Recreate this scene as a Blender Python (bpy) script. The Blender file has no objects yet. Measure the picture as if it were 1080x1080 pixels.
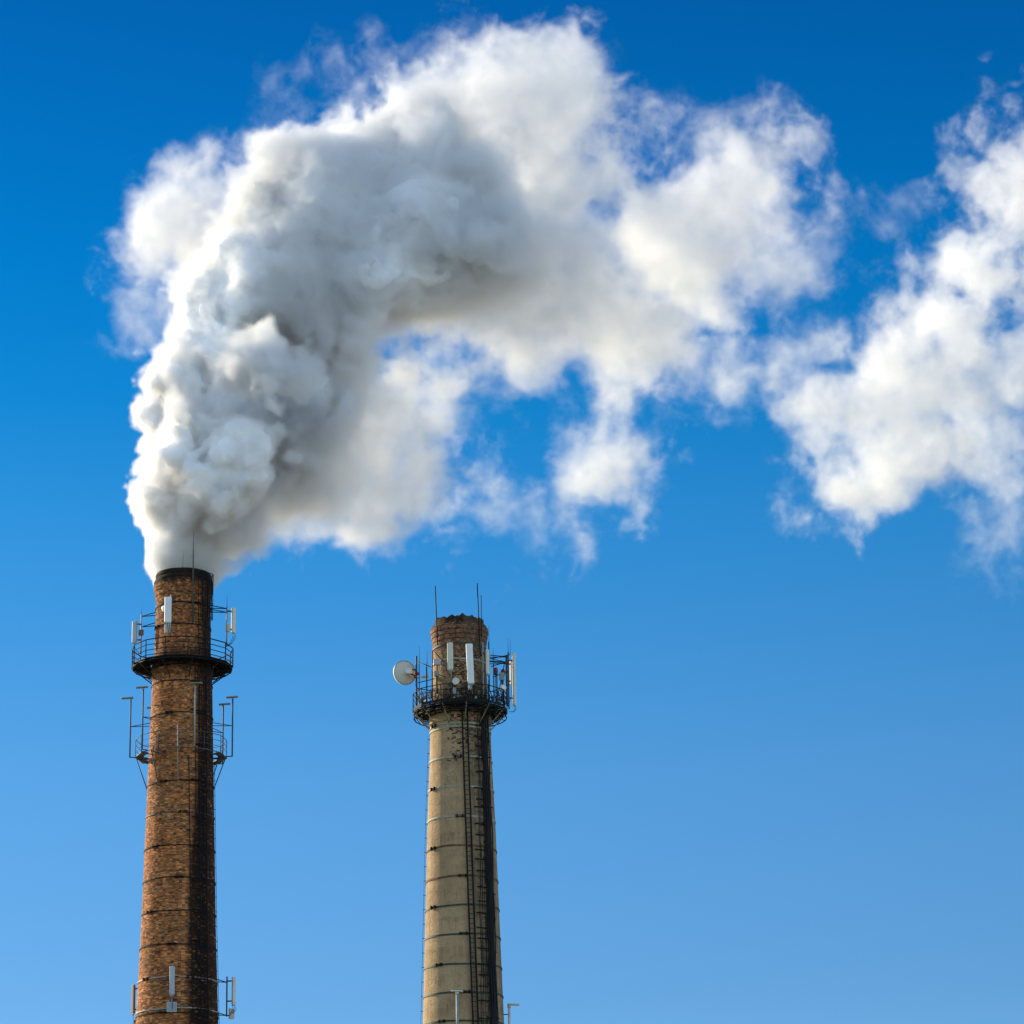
import bpy, bmesh, math, random
import numpy as np
from mathutils import Vector, Matrix

random.seed(7)
S = bpy.context.scene
COL = S.collection
R = math.radians

# ---------------------------------------------------------------- camera
FPX = 3530.0                       # focal length in pixels of a 1080 px wide picture
PITCH, ROLL = R(17.5), R(-0.9)
CAM_Z = 1.7
cam = bpy.data.cameras.new('camera')
cam.sensor_width = 36.0
cam.lens = 36.0 * FPX / 1080.0
cam.clip_start = 0.5
cam.clip_end = 20000.0
camo = bpy.data.objects.new('camera', cam)
COL.objects.link(camo)
CM = Matrix.Translation((0, 0, CAM_Z)) @ Matrix.Rotation(R(90) + PITCH, 4, 'X') @ Matrix.Rotation(ROLL, 4, 'Z')
camo.matrix_world = CM
S.camera = camo

# ---------------------------------------------------------------- sky, sun, exposure
SUN_EL = R(22.0)
SUN_BACK = R(37.0)                 # how far behind the chimneys the sun stands, from due left
sun_dir = Vector((-math.cos(SUN_BACK) * math.cos(SUN_EL), math.sin(SUN_BACK) * math.cos(SUN_EL), math.sin(SUN_EL)))
W = bpy.data.worlds.new('World')
S.world = W
W.use_nodes = True
nt = W.node_tree
nt.nodes.clear()
out = nt.nodes.new('ShaderNodeOutputWorld')
bg = nt.nodes.new('ShaderNodeBackground')
sky = nt.nodes.new('ShaderNodeTexSky')
sky.sky_type = 'NISHITA'
sky.sun_disc = False
sky.sun_elevation = SUN_EL
sky.sun_rotation = math.atan2(sun_dir.x, sun_dir.y)
sky.altitude = 200.0
sky.air_density = 1.0
sky.dust_density = 0.2
sky.ozone_density = 2.0
# a polarised, deep winter sky: its blue grows deeper with height
tc = nt.nodes.new('ShaderNodeTexCoord')
sep = nt.nodes.new('ShaderNodeSeparateXYZ')
ramp = nt.nodes.new('ShaderNodeValToRGB')
mul = nt.nodes.new('ShaderNodeMix')
mul.data_type = 'RGBA'
mul.blend_type = 'MULTIPLY'
nt.links.new(tc.outputs['Generated'], sep.inputs[0])
nt.links.new(sep.outputs['Z'], ramp.inputs[0])
nt.links.new(sky.outputs[0], mul.inputs[6])
nt.links.new(ramp.outputs[0], mul.inputs[7])
nt.links.new(mul.outputs[2], bg.inputs[0])
# ... on the polarised side, towards the chimneys; the rest of the sky is left as it is
mr = nt.nodes.new('ShaderNodeMapRange')
mr.interpolation_type = 'SMOOTHSTEP'
mr.inputs[1].default_value = 0.2
mr.inputs[2].default_value = 0.8
nt.links.new(sep.outputs['Y'], mr.inputs[0])
nt.links.new(mr.outputs[0], mul.inputs[0])
nt.links.new(bg.outputs[0], out.inputs[0])
SKY_STOPS = [(0.0, (1, 1, 1)), (1.0, (1, 1, 1))]
SKY_STOPS = [(0.0, (0.32, 0.50, 0.72)), (0.1585, (0.1712, 0.3163, 0.4631)),
             (0.2244, (0.1423, 0.3339, 0.4852)),
             (0.2953, (0.0554, 0.3192, 0.5005)),
             (0.3329, (0.0116, 0.2905, 0.4913)),
             (0.3699, (0.0017, 0.2616, 0.4780)),
             (0.4415, (0.0020, 0.1919, 0.4000)),
             (0.6, (0.003, 0.13, 0.44))]

cr = ramp.color_ramp
while len(cr.elements) > 1:
    cr.elements.remove(cr.elements[-1])
cr.elements[0].position = SKY_STOPS[0][0]
cr.elements[0].color = (*SKY_STOPS[0][1], 1)
for p, c in SKY_STOPS[1:]:
    e = cr.elements.new(p)
    e.color = (*c, 1)
bg.inputs[1].default_value = 0.13

sl = bpy.data.lights.new('sun', 'SUN')
sl.energy = 4.3
sl.angle = R(0.5)
sl.color = (1.0, 0.86, 0.62)
so = bpy.data.objects.new('sun', sl)
COL.objects.link(so)
so.rotation_euler = sun_dir.to_track_quat('Z', 'Y').to_euler()
so.location = (-60, 40, 90)

S.view_settings.view_transform = 'Standard'
S.view_settings.look = 'None'
S.view_settings.exposure = 0.95
S.view_settings.gamma = 1.0
S.render.engine = 'CYCLES'
S.cycles.max_bounces = 12
S.cycles.diffuse_bounces = 3
S.cycles.volume_bounces = 4
S.cycles.volume_step_rate = 4.0
S.cycles.volume_max_steps = 512
S.cycles.use_denoising = True
S.cycles.use_adaptive_sampling = True
S.cycles.adaptive_threshold = 0.02


def at(px, py, Y):
    """The point of the photograph's pixel (px, py) on the vertical plane at distance Y."""
    d = CM.to_3x3() @ Vector(((px - 540.0) / FPX, (540.0 - py) / FPX, -1.0))
    return Vector((0, 0, CAM_Z)) + d * (Y / d.y)


def mpp(Y, py=540):
    """Metres per pixel at distance Y."""
    v = at(540, py, Y) - Vector((0, 0, CAM_Z))
    return v.length / FPX


# ---------------------------------------------------------------- materials
def new_mat(name):
    m = bpy.data.materials.new(name)
    m.use_nodes = True
    return m, m.node_tree, m.node_tree.nodes['Principled BSDF']


def paint(name, col, rough=0.6, metal=0.0, wear=0.25, scale=6.0, spec=0.4):
    """Paint or metal with blotchy wear."""
    m, t, p = new_mat(name)
    n = t.nodes.new('ShaderNodeTexNoise')
    n.inputs['Scale'].default_value = scale
    n.inputs['Detail'].default_value = 5
    n.inputs['Roughness'].default_value = 0.7
    c = t.nodes.new('ShaderNodeTexCoord')
    t.links.new(c.outputs['Object'], n.inputs['Vector'])
    r = t.nodes.new('ShaderNodeValToRGB')
    r.color_ramp.elements[0].position = 0.3
    r.color_ramp.elements[1].position = 0.7
    r.color_ramp.elements[0].color = (*[x * (1 - wear) for x in col], 1)
    r.color_ramp.elements[1].color = (*[min(1, x * (1 + wear * 0.5)) for x in col], 1)
    t.links.new(n.outputs['Fac'], r.inputs[0])
    t.links.new(r.outputs[0], p.inputs['Base Color'])
    p.inputs['Roughness'].default_value = rough
    p.inputs['Metallic'].default_value = metal
    p.inputs['Specular IOR Level'].default_value = spec
    return m


M = {
    'black_steel': paint('black_steel', (0.011, 0.011, 0.012), 0.8, spec=0.2),
    'old_steel': paint('old_steel', (0.062, 0.068, 0.066), 0.7, 0.0, 0.4),
    'galvanised': paint('galvanised', (0.27, 0.29, 0.30), 0.6, 0.0, 0.3),
    'pale_steel': paint('pale_steel', (0.30, 0.30, 0.26), 0.6, 0.1, 0.35),
    'tan_steel': paint('tan_steel', (0.30, 0.25, 0.17), 0.7, 0.0, 0.4),
    'panel_white': paint('panel_white', (0.74, 0.76, 0.76), 0.45, 0.0, 0.06, 2.0),
    'panel_grey': paint('panel_grey', (0.38, 0.42, 0.45), 0.5, 0.0, 0.08, 2.0),
    'panel_cream': paint('panel_cream', (0.62, 0.60, 0.50), 0.5, 0.0, 0.08, 2.0),
    'box_brown': paint('box_brown', (0.22, 0.15, 0.09), 0.7, 0.0, 0.3),
    'hoop_green': paint('hoop_green', (0.035, 0.062, 0.045), 0.7, 0.0, 0.5, 3.0),
    'hoop_pale': paint('hoop_pale', (0.34, 0.34, 0.24), 0.7, 0.0, 0.4, 2.0),
    'hoop_rust': paint('hoop_rust', (0.16, 0.085, 0.04), 0.85, 0.0, 0.85, 3.5),
    'red_paint': paint('red_paint', (0.30, 0.02, 0.025), 0.5),
    'cable_black': paint('cable_black', (0.007, 0.007, 0.008), 0.7, spec=0.25),
}


class Nodes:
    """Short-hand for shader expressions."""
    def __init__(self, t):
        self.t = t
    def put(self, s, v):
        if isinstance(v, bpy.types.NodeSocket):
            self.t.links.new(v, s)
        else:
            s.default_value = v
    def m(self, op, a, b=None, c=None, clamp=False):
        n = self.t.nodes.new('ShaderNodeMath')
        n.operation = op
        n.use_clamp = clamp
        for i, v in enumerate((a, b, c)):
            if v is not None:
                self.put(n.inputs[i], v)
        return n.outputs[0]
    def xyz(self, x, y, z=0.0):
        n = self.t.nodes.new('ShaderNodeCombineXYZ')
        for i, v in enumerate((x, y, z)):
            self.put(n.inputs[i], v)
        return n.outputs[0]
    def noise(self, vec, scale, detail=4, rough=0.6):
        n = self.t.nodes.new('ShaderNodeTexNoise')
        self.put(n.inputs['Vector'], vec)
        n.inputs['Scale'].default_value = scale
        n.inputs['Detail'].default_value = detail
        n.inputs['Roughness'].default_value = rough
        return n.outputs['Fac']
    def step(self, x, a, b, c=0.0, d=1.0):
        n = self.t.nodes.new('ShaderNodeMapRange')
        n.interpolation_type = 'SMOOTHSTEP'
        self.put(n.inputs[0], x)
        for i, v in enumerate((a, b, c, d)):
            self.put(n.inputs[i + 1], v)
        return n.outputs[0]
    def mix(self, f, a, b, blend='MIX'):
        n = self.t.nodes.new('ShaderNodeMix')
        n.data_type = 'RGBA'
        n.blend_type = blend
        self.put(n.inputs[0], f)
        for s, v in ((n.inputs[6], a), (n.inputs[7], b)):
            self.put(s, (*v, 1.0) if isinstance(v, tuple) else v)
        return n.outputs[2]
    def bricks(self, vec, c1, c2, mortar, msize=0.008):
        n = self.t.nodes.new('ShaderNodeTexBrick')
        self.put(n.inputs['Vector'], vec)
        for k, v in (('Color1', c1), ('Color2', c2), ('Mortar', mortar)):
            n.inputs[k].default_value = (*v, 1)
        n.inputs['Scale'].default_value = 1.0
        n.inputs['Mortar Size'].default_value = msize
        n.inputs['Mortar Smooth'].default_value = 0.3
        n.inputs['Brick Width'].default_value = 0.20
        n.inputs['Row Height'].default_value = 0.075
        return n.outputs['Color'], n.outputs['Fac']
    def uv(self):
        n = self.t.nodes.new('ShaderNodeUVMap')
        n.uv_map = 'wrap'
        s = self.t.nodes.new('ShaderNodeSeparateXYZ')
        self.t.links.new(n.outputs[0], s.inputs[0])
        return n.outputs[0], s.outputs[0], s.outputs[1]


WRAP = 2.2                        # metres of wall per radian in the wall's unwrapped coordinates


def brick_mat(z_top, z_plat):
    m, t, p = new_mat('old_brick')
    b = Nodes(t)
    vec, u, z = b.uv()
    th = b.m('DIVIDE', u, WRAP)
    col, mort = b.bricks(vec, (0.74, 0.255, 0.070), (0.48, 0.160, 0.052), (0.56, 0.28, 0.095))
    cell = b.xyz(b.m('FLOOR', b.m('DIVIDE', u, 0.20)), b.m('FLOOR', b.m('DIVIDE', z, 0.075)))
    wn = t.nodes.new('ShaderNodeTexWhiteNoise')
    wn.noise_dimensions = '2D'
    t.links.new(cell, wn.inputs['Vector'])
    w = wn.outputs['Value']
    # single bricks: some burnt black, some fresh red or pale
    big = b.noise(vec, 0.45, 5, 0.65)
    mid = b.noise(b.xyz(u, b.m('MULTIPLY', z, 2.4)), 1.3, 4, 0.7)
    burnt = b.m('MULTIPLY', b.step(b.m('MULTIPLY_ADD', mid, 0.9, b.m('MULTIPLY', w, 0.42)), 0.72, 0.88), 0.80)
    col = b.mix(b.step(w, 0.78, 0.9, 0.0, 0.55), col, (0.60, 0.20, 0.085))
    col = b.mix(b.step(w, 0.06, 0.0, 0.0, 0.7), col, (0.58, 0.40, 0.20))
    col = b.mix(b.step(big, 0.35, 0.7, 0.0, 0.45), col, (0.36, 0.21, 0.09))
    col = b.mix(burnt, col, (0.050, 0.030, 0.020))
    wn2 = t.nodes.new('ShaderNodeTexWhiteNoise')
    wn2.noise_dimensions = '3D'
    va = t.nodes.new('ShaderNodeVectorMath')
    va.inputs[1].default_value = (17.0, 5.0, 3.0)
    t.links.new(cell, va.inputs[0])
    t.links.new(va.outputs[0], wn2.inputs['Vector'])
    vary = b.m('MULTIPLY_ADD', b.m('MULTIPLY', wn2.outputs['Value'], wn2.outputs['Value']), 1.05, 0.66)
    col = b.mix(1.0, col, b.xyz(vary, vary, vary), 'MULTIPLY')
    patch = b.noise(b.xyz(b.m('ADD', u, 9.0), b.m('MULTIPLY', z, 0.55)), 0.7, 4, 0.6)
    col = b.mix(b.step(patch, 0.44, 0.62, 0.0, 0.5), col, b.mix(1.0, col, (0.55, 0.48, 0.45), 'MULTIPLY'))
    col = b.mix(b.step(patch, 0.44, 0.30, 0.0, 0.4), col, b.mix(1.0, col, (1.35, 1.25, 1.15), 'MULTIPLY'))
    # soot and tar run down the ladder side, with a ragged vertical edge
    grime = b.noise(b.xyz(u, b.m('MULTIPLY', z, 1.5)), 2.6, 6, 0.75)
    course = b.noise(b.xyz(b.m('MULTIPLY', u, 0.7), b.m('MULTIPLY', z, 7.0)), 1.0, 3, 0.6)
    col = b.mix(b.step(course, 0.45, 0.68, 0.0, 0.5), col, (0.15, 0.062, 0.030))
    col = b.mix(b.step(grime, 0.46, 0.66, 0.0, 0.48), col, (0.085, 0.048, 0.030))
    pale = b.noise(b.xyz(b.m('ADD', u, 31.0), b.m('MULTIPLY', z, 1.7)), 3.4, 5, 0.7)
    col = b.mix(b.step(pale, 0.55, 0.70, 0.0, 0.5), col, (0.55, 0.33, 0.15))
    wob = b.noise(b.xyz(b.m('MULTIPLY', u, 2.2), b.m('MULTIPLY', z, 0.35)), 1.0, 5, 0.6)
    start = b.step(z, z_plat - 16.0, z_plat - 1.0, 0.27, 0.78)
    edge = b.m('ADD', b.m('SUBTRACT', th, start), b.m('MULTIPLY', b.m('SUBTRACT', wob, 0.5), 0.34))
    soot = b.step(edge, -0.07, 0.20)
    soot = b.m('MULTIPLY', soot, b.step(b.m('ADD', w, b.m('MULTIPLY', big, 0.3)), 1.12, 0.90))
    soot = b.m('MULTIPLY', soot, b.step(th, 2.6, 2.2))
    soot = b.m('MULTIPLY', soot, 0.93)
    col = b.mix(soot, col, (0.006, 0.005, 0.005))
    top = b.step(z, z_plat - 0.5, z_top - 1.0, 0.25, 0.75)
    col = b.mix(b.m('MULTIPLY', top, b.step(grime, 0.36, 0.60)), col, (0.045, 0.026, 0.018))
    # a blackened mouth, a darker mottled band round the platform
    mouth = b.step(b.m('ADD', z, b.m('MULTIPLY', b.m('SUBTRACT', mid, 0.5), 1.1)), z_top - 0.75, z_top - 0.25)
    col = b.mix(b.m('MULTIPLY', mouth, 0.92), col, (0.013, 0.011, 0.010))
    plat_band = b.m('MULTIPLY', b.step(z, z_plat - 1.5, z_plat - 0.2), b.step(z, z_plat + 1.2, z_plat + 0.2))
    col = b.mix(b.m('MULTIPLY', plat_band, b.step(mid, 0.3, 0.6, 0.35, 0.9)), col, (0.03, 0.022, 0.017))
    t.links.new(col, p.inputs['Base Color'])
    p.inputs['Roughness'].default_value = 0.92
    p.inputs['Specular IOR Level'].default_value = 0.15
    bp = t.nodes.new('ShaderNodeBump')
    bp.inputs['Strength'].default_value = 0.7
    bp.inputs['Distance'].default_value = 0.03
    h = b.m('ADD', b.m('MULTIPLY', mort, -0.6), b.m('ADD', b.m('MULTIPLY', w, 0.5), b.noise(vec, 9.0, 4)))
    t.links.new(h, bp.inputs['Height'])
    t.links.new(bp.outputs[0], p.inputs['Normal'])
    return m


def render_mat(z_top, z_plat):
    """Cement render over brick, flaked off in patches near the top."""
    m, t, p = new_mat('flaking_render')
    b = Nodes(t)
    vec, u, z = b.uv()
    th = b.m('DIVIDE', u, WRAP)
    bcol, mort = b.bricks(vec, (0.34, 0.115, 0.055), (0.17, 0.075, 0.045), (0.24, 0.17, 0.10))
    cell = b.xyz(b.m('FLOOR', b.m('DIVIDE', u, 0.20)), b.m('FLOOR', b.m('DIVIDE', z, 0.075)))
    wn = t.nodes.new('ShaderNodeTexWhiteNoise')
    wn.noise_dimensions = '2D'
    t.links.new(cell, wn.inputs['Vector'])
    w = wn.outputs['Value']
    big = b.noise(vec, 0.5, 5, 0.6)
    mid = b.noise(b.xyz(u, b.m('MULTIPLY', z, 1.8)), 1.4, 6, 0.78)
    fl2 = b.noise(b.xyz(u, b.m('MULTIPLY', z, 1.5)), 3.2, 5, 0.7)
    fine = b.noise(vec, 7.0, 4, 0.7)
    col = b.mix(b.step(big, 0.3, 0.7), (0.52, 0.362, 0.198), (0.39, 0.268, 0.145))
    col = b.mix(b.step(fine, 0.35, 0.7, 0.0, 0.35), col, (0.31, 0.215, 0.118))
    streak = b.noise(b.xyz(b.m('MULTIPLY', u, 3.0), b.m('MULTIPLY', z, 0.15)), 1.0, 4, 0.6)
    col = b.mix(b.step(streak, 0.48, 0.75, 0.0, 0.45), col, (0.27, 0.185, 0.105))
    mott = b.noise(b.xyz(u, b.m('MULTIPLY', z, 0.8)), 1.9, 6, 0.75)
    col = b.mix(b.step(mott, 0.48, 0.68, 0.0, 0.5), col, (0.22, 0.155, 0.09))
    lifts = b.noise(b.xyz(b.m('MULTIPLY', u, 0.4), b.m('MULTIPLY', z, 1.6)), 1.0, 3, 0.5)
    col = b.mix(b.step(lifts, 0.50, 0.66, 0.0, 0.35), col, (0.25, 0.18, 0.105))
    # pits and flaked bricks on the upper shaft, fading lower down
    up = b.step(z, z_plat - 6.2, z_plat - 1.0, 0.0, 1.0)
    front = b.m('MULTIPLY', b.step(th, -0.75, -0.15), b.step(th, 1.6, 1.2))
    flake = b.step(b.m('ADD', b.m('ADD', b.m('MULTIPLY_ADD', fl2, 0.55, b.m('MULTIPLY', mid, 0.45)), b.m('MULTIPLY', w, 0.20)), b.m('MULTIPLY', b.m('MULTIPLY', up, front), 0.16)), 0.76, 0.80)
    flake = b.m('MULTIPLY', flake, b.step(z, z_plat - 13.0, z_plat - 5.0, 0.25, 1.0))
    col = b.mix(flake, col, b.mix(b.step(w, 0.55, 0.75), bcol, (0.05, 0.035, 0.025)))
    pit = b.step(b.noise(vec, 3.6, 3, 0.6), 0.70, 0.75)
    col = b.mix(b.m('MULTIPLY', pit, 0.8), col, (0.035, 0.028, 0.02))
    # stepped courses of the head: black joints
    jt = b.m('MULTIPLY', b.step(b.m('ABSOLUTE', b.m('SUBTRACT', b.m('FRACT', b.m('DIVIDE', b.m('ADD', z, b.m('MULTIPLY', fine, 0.08)), 0.30)), 0.5)), 0.40, 0.47), b.step(z, z_top - 2.4, z_top - 1.7))
    # bare dark brick at the head, black at the broken mouth
    bare = b.step(b.m('ADD', z, b.m('MULTIPLY', b.m('SUBTRACT', mid, 0.5), 4.5)), z_top - 3.4, z_top - 1.6)
    col = b.mix(b.m('MULTIPLY', bare, b.step(mid, 0.3, 0.55, 0.25, 0.9)), col, bcol)
    col = b.mix(b.m('MULTIPLY', jt, 0.8), col, (0.02, 0.015, 0.012))
    blot = b.m('MULTIPLY', b.step(b.noise(vec, 2.6, 5, 0.75), 0.47, 0.56), b.step(z, z_top - 5.0, z_top - 2.5))
    col = b.mix(b.m('MULTIPLY', blot, 0.72), col, (0.045, 0.03, 0.022))
    mouth = b.step(b.m('ADD', z, b.m('MULTIPLY', b.m('SUBTRACT', mid, 0.5), 1.6)), z_top - 0.65, z_top - 0.2)
    col = b.mix(b.m('MULTIPLY', mouth, 0.85), col, (0.02, 0.014, 0.011))
    dirt = b.m('MULTIPLY', b.step(th, 0.05, 0.35), b.step(b.m('ADD', streak, b.m('MULTIPLY', mid, 0.4)), 0.52, 0.85, 0.25, 0.75))
    dirt = b.m('MULTIPLY', dirt, b.step(th, 2.4, 1.9))
    col = b.mix(dirt, col, (0.13, 0.095, 0.06))
    drip = b.noise(b.xyz(b.m('MULTIPLY', u, 5.0), b.m('MULTIPLY', z, 0.25)), 1.0, 3, 0.6)
    below = b.m('FRACT', b.m('DIVIDE', b.m('SUBTRACT', z, z_plat - 2.85), 1.78))
    rust = b.m('MULTIPLY', b.step(drip, 0.52, 0.66), b.step(below, 0.35, 1.0, 0.0, 0.5))
    col = b.mix(rust, col, (0.17, 0.10, 0.055))
    # soot lines behind the cables on the ladder side
    run = b.m('MULTIPLY', b.step(b.m('ABSOLUTE', b.m('ADD', b.m('SUBTRACT', th, 0.92), b.m('MULTIPLY', b.m('SUBTRACT', streak, 0.5), 0.12))), 0.17, 0.04), b.step(z, z_top - 3.0, z_top - 6.0))
    run2 = b.m('MULTIPLY', b.step(b.m('ABSOLUTE', b.m('SUBTRACT', th, 0.62)), 0.25, 0.1), b.step(mid, 0.45, 0.65))
    col = b.mix(b.m('MULTIPLY', run, 0.93), col, (0.016, 0.013, 0.011))
    col = b.mix(b.m('MULTIPLY', run2, 0.7), col, (0.07, 0.05, 0.035))
    plat_band = b.m('MULTIPLY', b.step(z, z_plat - 0.9, z_plat + 0.1), b.step(z, z_plat + 2.0, z_plat + 0.4))
    col = b.mix(b.m('MULTIPLY', plat_band, b.step(mid, 0.3, 0.6, 0.3, 0.85)), col, (0.03, 0.024, 0.018))
    t.links.new(col, p.inputs['Base Color'])
    p.inputs['Roughness'].default_value = 0.92
    p.inputs['Specular IOR Level'].default_value = 0.15
    bp = t.nodes.new('ShaderNodeBump')
    bp.inputs['Strength'].default_value = 0.9
    bp.inputs['Distance'].default_value = 0.06
    h = b.m('ADD', b.m('MULTIPLY', flake, -0.8), b.m('ADD', b.m('MULTIPLY', mid, 1.2), fine))
    t.links.new(h, bp.inputs['Height'])
    t.links.new(bp.outputs[0], p.inputs['Normal'])
    return m


# ---------------------------------------------------------------- mesh helpers
def tube(bm, p, q, r, seg=8, r2=None):
    p, q = Vector(p), Vector(q)
    d = (q - p)
    if d.length < 1e-5:
        return
    d.normalize()
    a = d.orthogonal().normalized()
    c = d.cross(a)
    r2 = r if r2 is None else r2
    A = [bm.verts.new(p + (a * math.cos(2 * math.pi * k / seg) + c * math.sin(2 * math.pi * k / seg)) * r) for k in range(seg)]
    B = [bm.verts.new(q + (a * math.cos(2 * math.pi * k / seg) + c * math.sin(2 * math.pi * k / seg)) * r2) for k in range(seg)]
    for k in range(seg):
        f = bm.faces.new((A[k], A[(k + 1) % seg], B[(k + 1) % seg], B[k]))
        f.smooth = True
    bm.faces.new(A[::-1])
    bm.faces.new(B)


def path(bm, pts, r, seg=6):
    """One unbroken tube along a line of points."""
    pts = [Vector(p) for p in pts]
    rings = []
    a = None
    for i, p in enumerate(pts):
        d = (pts[min(i + 1, len(pts) - 1)] - pts[max(i - 1, 0)]).normalized()
        a = d.orthogonal().normalized() if a is None else (a - d * a.dot(d)).normalized()
        c = d.cross(a)
        rings.append([bm.verts.new(p + (a * math.cos(2 * math.pi * k / seg) + c * math.sin(2 * math.pi * k / seg)) * r) for k in range(seg)])
    for A, B in zip(rings, rings[1:]):
        for k in range(seg):
            bm.faces.new((A[k], A[(k + 1) % seg], B[(k + 1) % seg], B[k])).smooth = True
    bm.faces.new(rings[0][::-1])
    bm.faces.new(rings[-1])


def box(bm, c, x, y, z, dx, dy, dz, bev=0.0):
    """A box about c with axes x, y, z and full sizes dx, dy, dz, its edges rounded by bev."""
    c = Vector(c)
    vs = []
    for i in (-1, 1):
        for j in (-1, 1):
            for k in (-1, 1):
                vs.append(bm.verts.new(c + x * (i * dx / 2) + y * (j * dy / 2) + z * (k * dz / 2)))
    fs = [(0, 1, 3, 2), (4, 6, 7, 5), (0, 4, 5, 1), (2, 3, 7, 6), (0, 2, 6, 4), (1, 5, 7, 3)]
    nf = [bm.faces.new([vs[i] for i in f]) for f in fs]
    bmesh.ops.recalc_face_normals(bm, faces=nf)
    if bev:
        es = list({e for f in nf for e in f.edges})
        bmesh.ops.bevel(bm, geom=es, offset=bev, segments=2, affect='EDGES', profile=0.5)


def lathe(bm, prof, seg=96, centre=(0, 0), uv=True, jag=None):
    """Revolve (radius, z) round the vertical; the wall's own unwrapped coordinates go to the map 'wrap'."""
    lay = bm.loops.layers.uv.verify() if not uv else (bm.loops.layers.uv.get('wrap') or bm.loops.layers.uv.new('wrap'))
    rows, sharp = [], []
    for i, (r, z) in enumerate(prof):
        row = []
        for k in range(seg):
            th = 2 * math.pi * k / seg
            zz = z + (jag(i, th) if jag else 0.0)
            row.append(bm.verts.new((centre[0] + r * math.sin(th), centre[1] - r * math.cos(th), zz)))
        rows.append(row)
    for i in range(1, len(prof) - 1):
        (ra, za), (rb, zb), (rc, zc) = prof[i - 1:i + 2]
        t1, t2 = math.atan2(rb - ra, zb - za), math.atan2(rc - rb, zc - zb)
        if abs(t1 - t2) > 0.2:
            sharp.append(i)
    for i in range(len(rows) - 1):
        for k in range(seg):
            k2 = (k + 1) % seg
            f = bm.faces.new((rows[i][k], rows[i][k2], rows[i + 1][k2], rows[i + 1][k]))
            f.smooth = True
            if uv:
                for l, (kk, ii) in zip(f.loops, ((k, i), (k + 1, i), (k + 1, i + 1), (k, i + 1))):
                    th = 2 * math.pi * kk / seg
                    if 2 * math.pi * (k + 0.5) / seg > math.pi:
                        th -= 2 * math.pi
                    l[lay].uv = (th * WRAP, prof[ii][1])
    for i in sharp:
        for k in range(seg):
            e = bm.edges.get((rows[i][k], rows[i][(k + 1) % seg]))
            if e:
                e.smooth = False


def band(bm, r, z, h, t, seg=72, a0=0.0, a1=2 * math.pi):
    """A flat hoop, closed or an arc."""
    full = a1 - a0 > 6.28
    n = seg if full else max(3, int(seg * (a1 - a0) / 6.283))
    rows = []
    ph = z * 7.3
    for k in range(n if full else n + 1):
        th = a0 + (a1 - a0) * k / n
        s, c = math.sin(th), -math.cos(th)
        sag = 0.022 * math.sin(2 * th + ph) + 0.012 * math.sin(5 * th + 2 * ph)
        rows.append([bm.verts.new((q * s, q * c, zz + sag)) for q, zz in ((r, z - h / 2), (r + t, z - h / 2), (r + t, z + h / 2), (r, z + h / 2))])
    for k in range(n):
        A, B = rows[k], rows[(k + 1) % len(rows)]
        for j in range(4):
            bm.faces.new((A[j], B[j], B[(j + 1) % 4], A[(j + 1) % 4]))


def link(name, bm, mat, parent=None, loc=None, fix=True):
    if fix:
        bmesh.ops.recalc_face_normals(bm, faces=bm.faces[:])
    me = bpy.data.meshes.new(name)
    bm.to_mesh(me)
    bm.free()
    me.materials.append(mat)
    o = bpy.data.objects.new(name, me)
    COL.objects.link(o)
    if parent is not None:
        o.parent = parent
    elif loc is not None:
        o.location = loc
    return o


def thing(name, label, cat, loc, group=None):
    o = bpy.data.objects.new(name, None)
    COL.objects.link(o)
    o.empty_display_size = 0.2
    o.location = loc
    o['label'] = label
    o['category'] = cat
    if group:
        o['group'] = group
    return o


class Kit:
    """Collects the shapes of one thing in world coordinates and links each part under it."""
    def __init__(self, name, label, cat, loc, group=None):
        self.o = thing(name, label, cat, loc, group)
        self.loc = Vector(loc)
    def part(self, name, mat, fn, parent=None, label=None):
        bm = bmesh.new()
        fn(bm)
        bmesh.ops.translate(bm, verts=bm.verts[:], vec=-self.loc)
        p = link(name, bm, M[mat] if isinstance(mat, str) else mat, parent or self.o)
        if label:
            p['label'] = label
        return p
    def tubes(self, name, mat, ends, r, seg=6, parent=None):
        """Each pair of ends becomes a part of its own."""
        return [self.part(name, mat, lambda bm, p=p, q=q: tube(bm, p, q, r, seg), parent) for p, q in ends]


UP = Vector((0, 0, 1))
TAU = 2 * math.pi


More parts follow.
